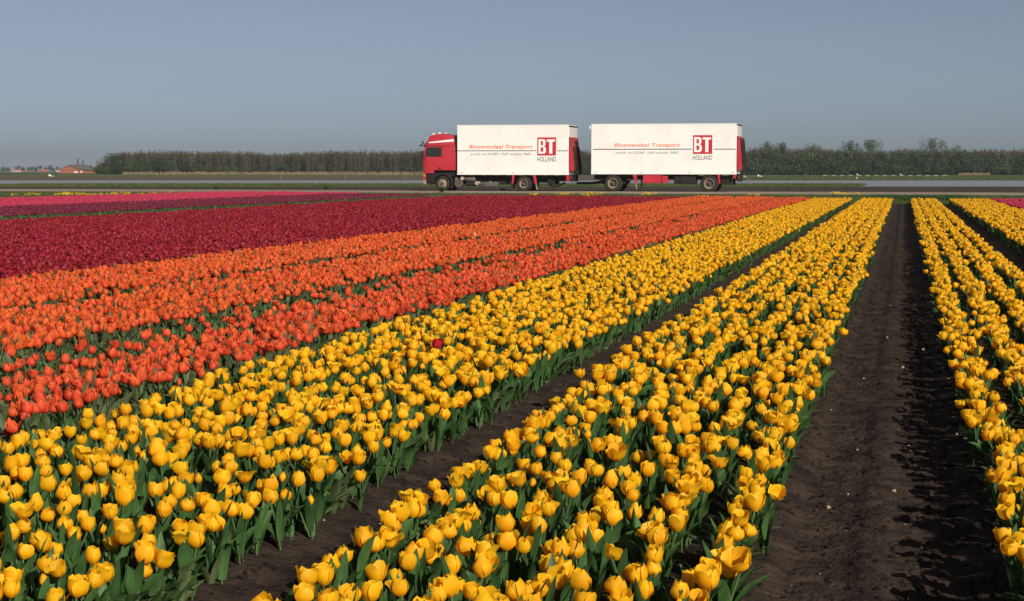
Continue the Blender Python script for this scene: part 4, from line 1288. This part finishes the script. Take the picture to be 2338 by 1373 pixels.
# broad crimson field and the beds beyond it
xr_ = -8.86
k = 0
while xr_ > -18.4:
    DEFS.append(('red_%d' % k, xr_ - 1.46, xr_, 72.3 + 0.4 * k, 'red', 0.155, 0.068, 0.98))
    xr_ -= 1.64; k += 1
DEFS += [('purple_a', -23.2, -20.95, 76.8, 'purple', 0.17, 0.078, 0.97), ('purple_b', -25.8, -23.4, 77.4, 'purple', 0.17, 0.078, 0.97),
         ('pink_a', -29.7, -26.1, 82.4, 'pink', 0.17, 0.078, 0.98), ('pink_b', -33.7, -29.9, 83.0, 'pink', 0.17, 0.078, 0.98)]
WHERE = {
    'yellow_a': 'bed left of the furrow',
    'yellow_b': 'bed between furrow and path',
    'yellow_c': 'bed right of the soil path',
    'yellow_d': 'outermost bed on the right',
    'orange_near': 'rows next to yellow',
    'orange_mid': 'middle orange rows',
    'orange_far': 'rows next to dark red',
}
LOOK = {'cup': 'rounded closed', 'loose': 'loosely opening', 'open': 'wide open ragged', 'bud': 'small half grown'}
ALL = {}
for nm, x0, x1, y1, colr, row, step, dens in DEFS:
    P = bed_points(x0, x1, y1, row, step, dens, RNG)
    if nm == 'orange_near':
        P = P[RNG.uniform(0, 1, len(P)) < np.interp(P[:, 1], [5, 12], [0.78, 1.0])]
        keep = (P[:, 0] > -4.33) | (RNG.uniform(0, 1, len(P)) < 0.22 + 0.5 * (vnoise(P[:, 0] * 2, P[:, 1] * 0.8, 21) > 0.62))
        P = P[keep]
    nv = len(VAR[colr][0])
    n_ = len(P)
    rot = np.stack([RNG.normal(0, 0.07, n_), RNG.normal(0, 0.07, n_), RNG.uniform(0, 6.28, n_)], 1)
    scl = RNG.normal(1.0, 0.07, n_).clip(0.8, 1.2)
    scl *= 0.94 + 0.12 * vnoise(P[:, 0] * 1.2, P[:, 1] * 0.9, 31)
    if colr in ('red', 'orange'):
        scl *= 1.0
    idx = RNG.integers(0, nv, n_)
    if n_:
        P[:, 2] = height(P[:, 0], P[:, 1]) if x0 > -9.5 else -0.03
        ALL.setdefault(colr, []).append((nm, P, rot, scl, idx))

def near_plants(colr, count, petals, cat):
    """The plants that show largest become things of their own; the rest stay one mass."""
    items = []
    for nm, P, rot, scl, idx in ALL[colr]:
        x, y, w = project(P + np.array([0, 0, 0.175]))
        vis = (x > -25) & (x < 2363) & (y < 1400)
        for i in np.nonzero(vis)[0]:
            items.append((w[i], nm, i))
    items.sort()
    chosen = {}
    for w, nm, i in items[:count]:
        chosen.setdefault(nm, set()).add(int(i))
    rest = [[], [], [], []]
    for nm, P, rot, scl, idx in ALL[colr]:
        ch = chosen.get(nm, set())
        for i in sorted(ch):
            st, pc, head, other = VAR[colr][1][idx[i]]
            cname = {'yellow': 'yellow', 'orange': 'orange', 'vermilion': 'orange_red', 'red': 'dark_red'}[colr]
            where = WHERE.get(nm, 'front edge of the broad dark red field')
            lab = '%s %s tulip at the front of the %s' % (LOOK[st], cname.replace('_', ' '), where)
            if colr == 'red':
                lab = '%s dark red tulip along the front edge of the broad red field' % LOOK[st]
            o = bpy.data.objects.new(cname + '_tulip', None)
            o.empty_display_size = 0.05
            o.location = P[i]; o.rotation_euler = rot[i]; o.scale = (scl[i],) * 3
            COL.objects.link(o)
            tag(o, lab, cat, lab.replace(' tulip ', ' tulips '))
            for pn, me in (pc if petals else [head]) + other:
                link(pn, me, o)
        m_ = np.ones(len(P), bool); m_[list(ch)] = False
        for k_, a_ in enumerate((P, rot, scl, idx)):
            rest[k_].append(a_[m_])
    return [np.concatenate(q) for q in rest]

MASS = {
    'yellow': ('yellow_tulip_mass', 'yellow tulips filling the beds further back beside the soil path', 300, True),
    'orange': ('orange_tulip_mass', 'flame orange tulips filling the two beds next to the dark red field', 300, False),
    'vermilion': ('orange_red_tulip_mass', 'orange red tulips filling the bed next to the yellow flowers', 300, False),
    'red': ('dark_red_tulip_mass', 'dark red tulips covering the broad field in front of the truck', 300, False),
}
for colr in ('yellow', 'orange', 'vermilion', 'red', 'purple', 'pink'):
    coll = source_collection(colr + '_tulip', VAR[colr][0])
    if colr in MASS:
        nm, lab, cnt, pet = MASS[colr]
        P, rot, scl, idx = near_plants(colr, cnt, pet, 'tulip')
    else:
        nm = colr + '_tulip_mass'
        lab = {'purple': 'dull purple tulips in the band behind the dark red field', 'pink': 'bright pink tulips in the farthest beds below the road'}[colr]
        P, rot, scl, idx = [np.concatenate([q[j] for q in ALL[colr]]) for j in (1, 2, 3, 4)]
    print(colr, len(P))
    scatter(nm, P, rot, scl, idx, coll, lab, 'tulips')

# strays
def stray(px, py, colr, label, zh, name):
    p = at_z(px, py, zh)
    st, pc, head, other = make_variants(colr, 7000 + int(px), 0.028, 0.062, zh - 0.03, states=['cup'])[1][0]
    o = empty(name, (p[0], p[1], 0.0), label, 'tulip')
    for pn, me in pc + other:
        link(pn, me, o)
stray(997, 786, 'crimson', 'single crimson tulip standing among the yellow flowers', 0.235, 'crimson_tulip')
stray(1087, 536, 'cream', 'single cream tulip standing in the orange rows', 0.20, 'cream_tulip')

# leaves of plants without blooms: bed edges and the green lanes between colours
P = []
def lane(x0, x1, y0, y1, n_):
    q = np.stack([RNG.uniform(x0, x1, n_), y0 + (y1 - y0) * RNG.uniform(0, 1, n_) ** 1.6, np.zeros(n_)], 1)
    P.append(q[in_view(q)])
for nm, x0, x1, y1, colr, row, step, dens in BEDS:
    if colr in ('yellow', 'orange', 'vermilion'):
        lane(x0 - 0.01, x0 + 0.08, 2.8, y1, 600)
        lane(x1 - 0.08, x1 + 0.02, 2.8, y1, 600)
lane(-5.08, -4.35, 4, 69, 4200)
lane(-3.64, -3.28, 3, 68, 2600)
lane(-6.66, -6.34, 6, 70, 1500)
lane(-8.85, -8.2, 8, 70, 3600)
lane(-20.9, -18.8, 26, 76, 7000)
lane(-18.8, -8.7, 14, 74, 4500)
P = np.concatenate(P)
P[:, 2] = -0.01
n_ = len(P)
scatter('tulip_foliage', P, np.stack([RNG.normal(0, 0.1, n_), RNG.normal(0, 0.1, n_), RNG.uniform(0, 6.28, n_)], 1), RNG.uniform(0.75, 1.15, n_), RNG.integers(0, 8, n_), LEAFPL,
        'grey green tulip leaves along the bed edges and between the colours', 'leaves')

# ------------------------------------------------------------------ verge
n_ = 34000
q = np.stack([RNG.uniform(-48, 14, n_), RNG.uniform(67.8, ROAD_Y0 + 0.3, n_), np.full(n_, -0.01)], 1)
q = q[in_view(q, 60)]
n_ = len(q)
scatter('verge_grass', q, np.stack([np.zeros(n_), np.zeros(n_), RNG.uniform(0, 6.28, n_)], 1),
        RNG.uniform(0.05, 0.13, n_)[:, None] * np.array([2.6, 2.6, 1.0]) * (0.7 + 0.7 * vnoise(q[:, 0] * 0.35, q[:, 1] * 0.3, 6))[:, None] * np.interp(q[:, 1], [68, 80, 90, 95], [1.0, 0.9, 0.6, 0.3])[:, None], RNG.integers(0, 6, n_), GRASS,
        'rough grass on the verge between flower field and road', 'grass')
# crops and weeds beyond the road
def tufts(name, x0, x1, f0, f1, n_, s0, s1, coll, lab, cat, nv=6):
    x = RNG.uniform(x0, x1, n_)
    y0 = np.array([f0(a) for a in x]); y1 = np.array([f1(a) for a in x])
    p_ = np.stack([x, y0 + (y1 - y0) * RNG.uniform(0, 1, n_), np.zeros(n_)], 1)
    p_ = p_[in_view(p_, 120)]
    k_ = len(p_)
    scatter(name, p_, np.stack([np.zeros(k_), np.zeros(k_), RNG.uniform(0, 6.28, k_)], 1), RNG.uniform(s0, s1, k_)[:, None] * np.array([2.2, 2.2, 1.0]), RNG.integers(0, nv, k_), coll, lab, cat)
tufts('young_crop', -75, XSPLIT - 0.3, lambda a: line_y(L_SOIL, a), lambda a: line_y(L_CROP, a), 15000, 0.07, 0.17, GRASS, 'young green crop growing in the strip in front of the plastic film', 'crop')
tufts('far_crop', XGREEN, 60, lambda a: line_y((410.6, 410.6), a), lambda a: line_y((400.5, 400.5), a), 9000, 0.12, 0.25, GRASS, 'green crop in the field behind the trailer end', 'crop')
tufts('road_edge_weeds', -60, 14, lambda a: ROAD_Y1 + 0.2, lambda a: ROAD_Y1 + 1.2, 400, 0.04, 0.10, GRASS, 'low weeds along the far edge of the road', 'weeds')

# yellow verge flowers
YF = mat('verge_flower', (0.80, 0.50, 0.02), rough=0.6)
vf = []
for i in range(4):
    r = np.random.default_rng(800 + i)
    v, f = [], []
    for k in range(9):
        c = np.array([r.normal(0, 0.12), r.normal(0, 0.12), r.uniform(0.08, 0.16)])
        s_ = len(v); rr = r.uniform(0.018, 0.032)
        for a in range(6):
            v.append(c + (rr * math.cos(a * 1.047), rr * math.sin(a * 1.047), 0.012 * (a % 2)))
        v.append(c + (0, 0, -0.02)); v.append(c + (0, 0, 0.02))
        for a in range(6):
            f.append((s_ + a, s_ + (a + 1) % 6, s_ + 7)); f.append((s_ + (a + 1) % 6, s_ + a, s_ + 6))
    vf.append(mesh_np('verge_flower', v, f, [YF]))
VF = source_collection('verge_flower', vf)
clusters = [(1322, 442.5, 0.6, 9), (1262, 446, 0.7, 4), (1475, 443, 0.3, 4), (1920, 442, 0.35, 6), (1945, 442, 0.3, 4), (140, 446, 4.0, 8), (330, 443.5, 2.4, 10), (20, 449, 2, 5), (230, 445, 2.5, 6), (1420, 448, 2, 3), (1650, 448, 2, 3)]
pp = []
for px, py, sp_, n_ in clusters:
    c = at_z(px, py, 0.12)
    pp.append(np.stack([RNG.normal(c[0], sp_, n_), RNG.normal(c[1], min(sp_ * 2, 3.5), n_).clip(74, ROAD_Y0 - 0.4), np.zeros(n_)], 1))
pp = np.concatenate(pp); n_ = len(pp)
scatter('verge_flowers', pp, np.stack([np.zeros(n_), np.zeros(n_), RNG.uniform(0, 6.28, n_)], 1), RNG.uniform(0.8, 1.4, n_), RNG.integers(0, 4, n_), VF,
        'small yellow wild flowers dotted over the grass verge', 'wild flowers')

def weed(px, py, h, w, label, n_=260, name='weed_clump', y=None):
    p = at_z(px, py, 0.0) if y is None else np.array([float(at_y(px, py, y)[0]), y, 0.0])
    root = empty(name, tuple(p), label, 'weed' if name == 'weed_clump' else 'shrub')
    def fn(q):
        d = q.normal(0, 1, 3); d /= np.linalg.norm(d)
        k_ = q.uniform(0.3, 1) * (0.8 + 0.3 * math.sin(5 * math.atan2(d[1], d[0])))
        return np.array([d[0] * w * k_, d[1] * w * k_, h * (0.45 + 0.5 * d[2] * k_)])
    v, f = leaf_cloud(int(px), n_, fn, min(h, w) * 0.12)
    link('foliage', mesh_np('foliage', v, f, [WEED_LEAF]), root)
    s_ = Solid()
    for k_ in range(7):
        a = k_ * 0.9
        s_.tube([p + (0, 0, 0), p + (math.cos(a) * w * 0.3, math.sin(a) * w * 0.3, h * 0.4), p + (math.cos(a) * w * 0.6, math.sin(a) * w * 0.6, h * 0.75)], 0.008, 4)
    s_.done('stems', WEED_LEAF, root)['kind'] = 'stuff'
weed(1008, 438.8, 0.42, 0.32, 'leafy weed in front of the truck front wheel', y=94.6)
weed(1148, 439, 0.2, 0.3, 'low weed under the middle of the truck body', y=104.4)
weed(745, 434, 0.40, 0.28, 'small dark shrub on the bare soil ahead of the truck', name='shrub')
weed(494, 433, 0.26, 0.30, 'lower dark shrub on bare soil farther ahead of the truck', name='shrub')
n_ = 900
q = np.stack([RNG.uniform(-1.4, 2.4, n_), RNG.uniform(72, 78, n_), np.zeros(n_)], 1)
scatter('headland_weeds', q, np.stack([np.zeros(n_), np.zeros(n_), RNG.uniform(0, 6.28, n_)], 1), RNG.uniform(0.16, 0.30, n_)[:, None] * np.array([1.6, 1.6, 1.0]), RNG.integers(0, 2, n_) * 3, GRASS,
        'dark green weeds where the soil path ends at the verge', 'weeds')

# bird scarers, stakes and marker tape in the far fields
PLASTIC = mat('white_plastic', (0.74, 0.72, 0.68), rough=0.5)
TAPE = mat('tape', (0.30, 0.30, 0.26), rough=0.6)
WOOD = mat('stake_wood', (0.22, 0.19, 0.15), rough=0.8)
def scarer(px, py, dx, dy, label, Y=None):
    p = at_z(px, py, 0.0); p[2] = 0
    d = project(p)[2]; k_ = d / FPX
    hgt = 5.0 * k_
    root = empty('bird_scarer', tuple(p), label, 'bird scarer', 'white plastic bird scarers in the far fields')
    Solid().tube([p, p + (0, 0, hgt)], 0.05, 5).done('stake', WOOD, root)
    s_ = Solid()
    L_, w_ = dx * k_, abs(dy) * k_
    N = 6
    for i in range(N):
        a, b = i / N, (i + 1) / N
        def pt(t_, e): return (p[0] + L_ * t_, p[1] + 0.25 * math.sin(6 * t_), p[2] + hgt - dy * k_ * t_ * 0.9 - e * (0.35 + 0.12 * math.sin(5 * t_)) * min(1.0, d / 400))
        s_.poly3([pt(a, 0), pt(b, 0), pt(b, 1), pt(a, 1)])
    s_.done('plastic_sheet', PLASTIC, root, recalc=False)
scarer(111, 403.0, 14, 5, 'fluttering white sheet on a stake in the meadow before the barn')
scarer(1698, 406.0, 7, 4, 'small white flag right beside the trailer tail')
scarer(1730, 403.6, 9, 4, 'small white flag a little farther from the trailer tail')
scarer(1955, 408.8, 6, 7, 'big white flag next to the bare patch in the green field')
scarer(1956, 401.6, 8, 5, 'white flag farther back behind the bare patch')
scarer(2055, 401.4, 4, 3, 'compact white flag near the end of the marker tape')
tape = empty('marker_tape', tuple(at_z(2020, 407.0, 0.0)), 'white marker tape on low pegs across the green field', 'tape')
Ppx = np.linspace(1880, 2162, 30)
s_ = Solid(); base = []
for px in Ppx:
    p = at_z(px, 406.4, 0.0); base.append(p)
for i in range(0, 30, 2):
    a, b = base[i], base[min(i + 1, 29)]
    Solid().box(a[0], a[0] + (b[0] - a[0]) * 0.9, a[1], a[1] + 0.03, 0.40, 0.52).done('tape_strip', TAPE, tape)
    Solid().tube([a, a + (0, 0, 0.7)], 0.03, 4).done('peg', WOOD, tape)
for px, py, h, lb in ((1840, 408.5, 0.95, 'lone pale stake standing in the green field behind the trailer'), (640, 410, 0.9, 'pale stake at the brown field edge, left one of three'), (788, 410, 0.9, 'pale stake at the brown field edge, middle one of three'), (924, 410, 0.9, 'pale stake at the brown field edge, nearest the truck cab')):
    p = at_z(px, py, 0.0)
    Solid_ = Solid().tube([p, p + (0.02, 0, h)], [0.035, 0.03], 6).tube([p + (0.02, 0, h), p + (0.02, 0, h + 0.05)], [0.03, 0.008], 6)
    tag(Solid_.done('field_stake', WOOD), lb, 'stake', 'stakes in the far fields')

# ------------------------------------------------------------------ clods and stones on the soil
cl = []
for i in range(6):
    b_ = bmesh.new()
    bmesh.ops.create_icosphere(b_, subdivisions=1, radius=1.0)
    r = np.random.default_rng(40 + i)
    for v in b_.verts:
        v.co *= r.uniform(0.65, 1.2)
        v.co.z *= 0.65
    me = bpy.data.meshes.new('clod'); b_.to_mesh(me); b_.free()
    me.materials.append(SOIL if i < 4 else noise_mat('pale_pebble' if i == 4 else 'tan_pebble', [(0.3, (0.22, 0.16, 0.11)), (0.7, (0.42, 0.33, 0.24))], scale=3, rough=0.8))
    cl.append(me)
CLOD = source_collection('clod', cl)
parts_ = []
for x0, x1, n_ in ((-0.55, 0.40, 9000), (-2.0, -1.42, 5000), (1.1, 1.75, 900)):
    y = 3.2 + 22 * RNG.uniform(0, 1, n_) ** 1.8
    parts_.append(np.stack([RNG.uniform(x0, x1, n_), y, np.zeros(n_)], 1))
q = np.concatenate(parts_); n_ = len(q)
q[:, 2] = height(q[:, 0], q[:, 1]) - 0.001
sz = 0.0022 + 0.013 * RNG.uniform(0, 1, n_) ** 3.2
ix = np.where(RNG.uniform(0, 1, n_) < 0.985, RNG.integers(0, 4, n_), RNG.integers(4, 6, n_))
scatter('soil_clods', q, RNG.uniform(0, 6.28, (n_, 3)), sz, ix, CLOD, 'crumbs and small stones of soil on the path and furrow', 'clods')

# ------------------------------------------------------------------ haze
hz = bmesh.new()
bmesh.ops.create_cube(hz, size=1.0)
me = bpy.data.meshes.new('haze')
for v in hz.verts:
    v.co = Vector((v.co.x * 5400, v.co.y * 5400, 6.5 + v.co.z * 15.6))
hz.to_mesh(me); hz.free()
HM = bpy.data.materials.new('haze')
HM.use_nodes = True
hn = HM.node_tree.nodes
hn.remove(hn['Principled BSDF'])
pv = hn.new('ShaderNodeVolumePrincipled')
pv.inputs['Color'].default_value = (0.80, 0.90, 1.0, 1)
pv.inputs['Density'].default_value = 0.00011
pv.inputs['Anisotropy'].default_value = 0.0
HM.node_tree.links.new(pv.outputs[0], hn['Material Output'].inputs['Volume'])
me.materials.append(HM)
tag(link('haze', me), 'thin pale blue haze over the fields', 'haze', kind='stuff')
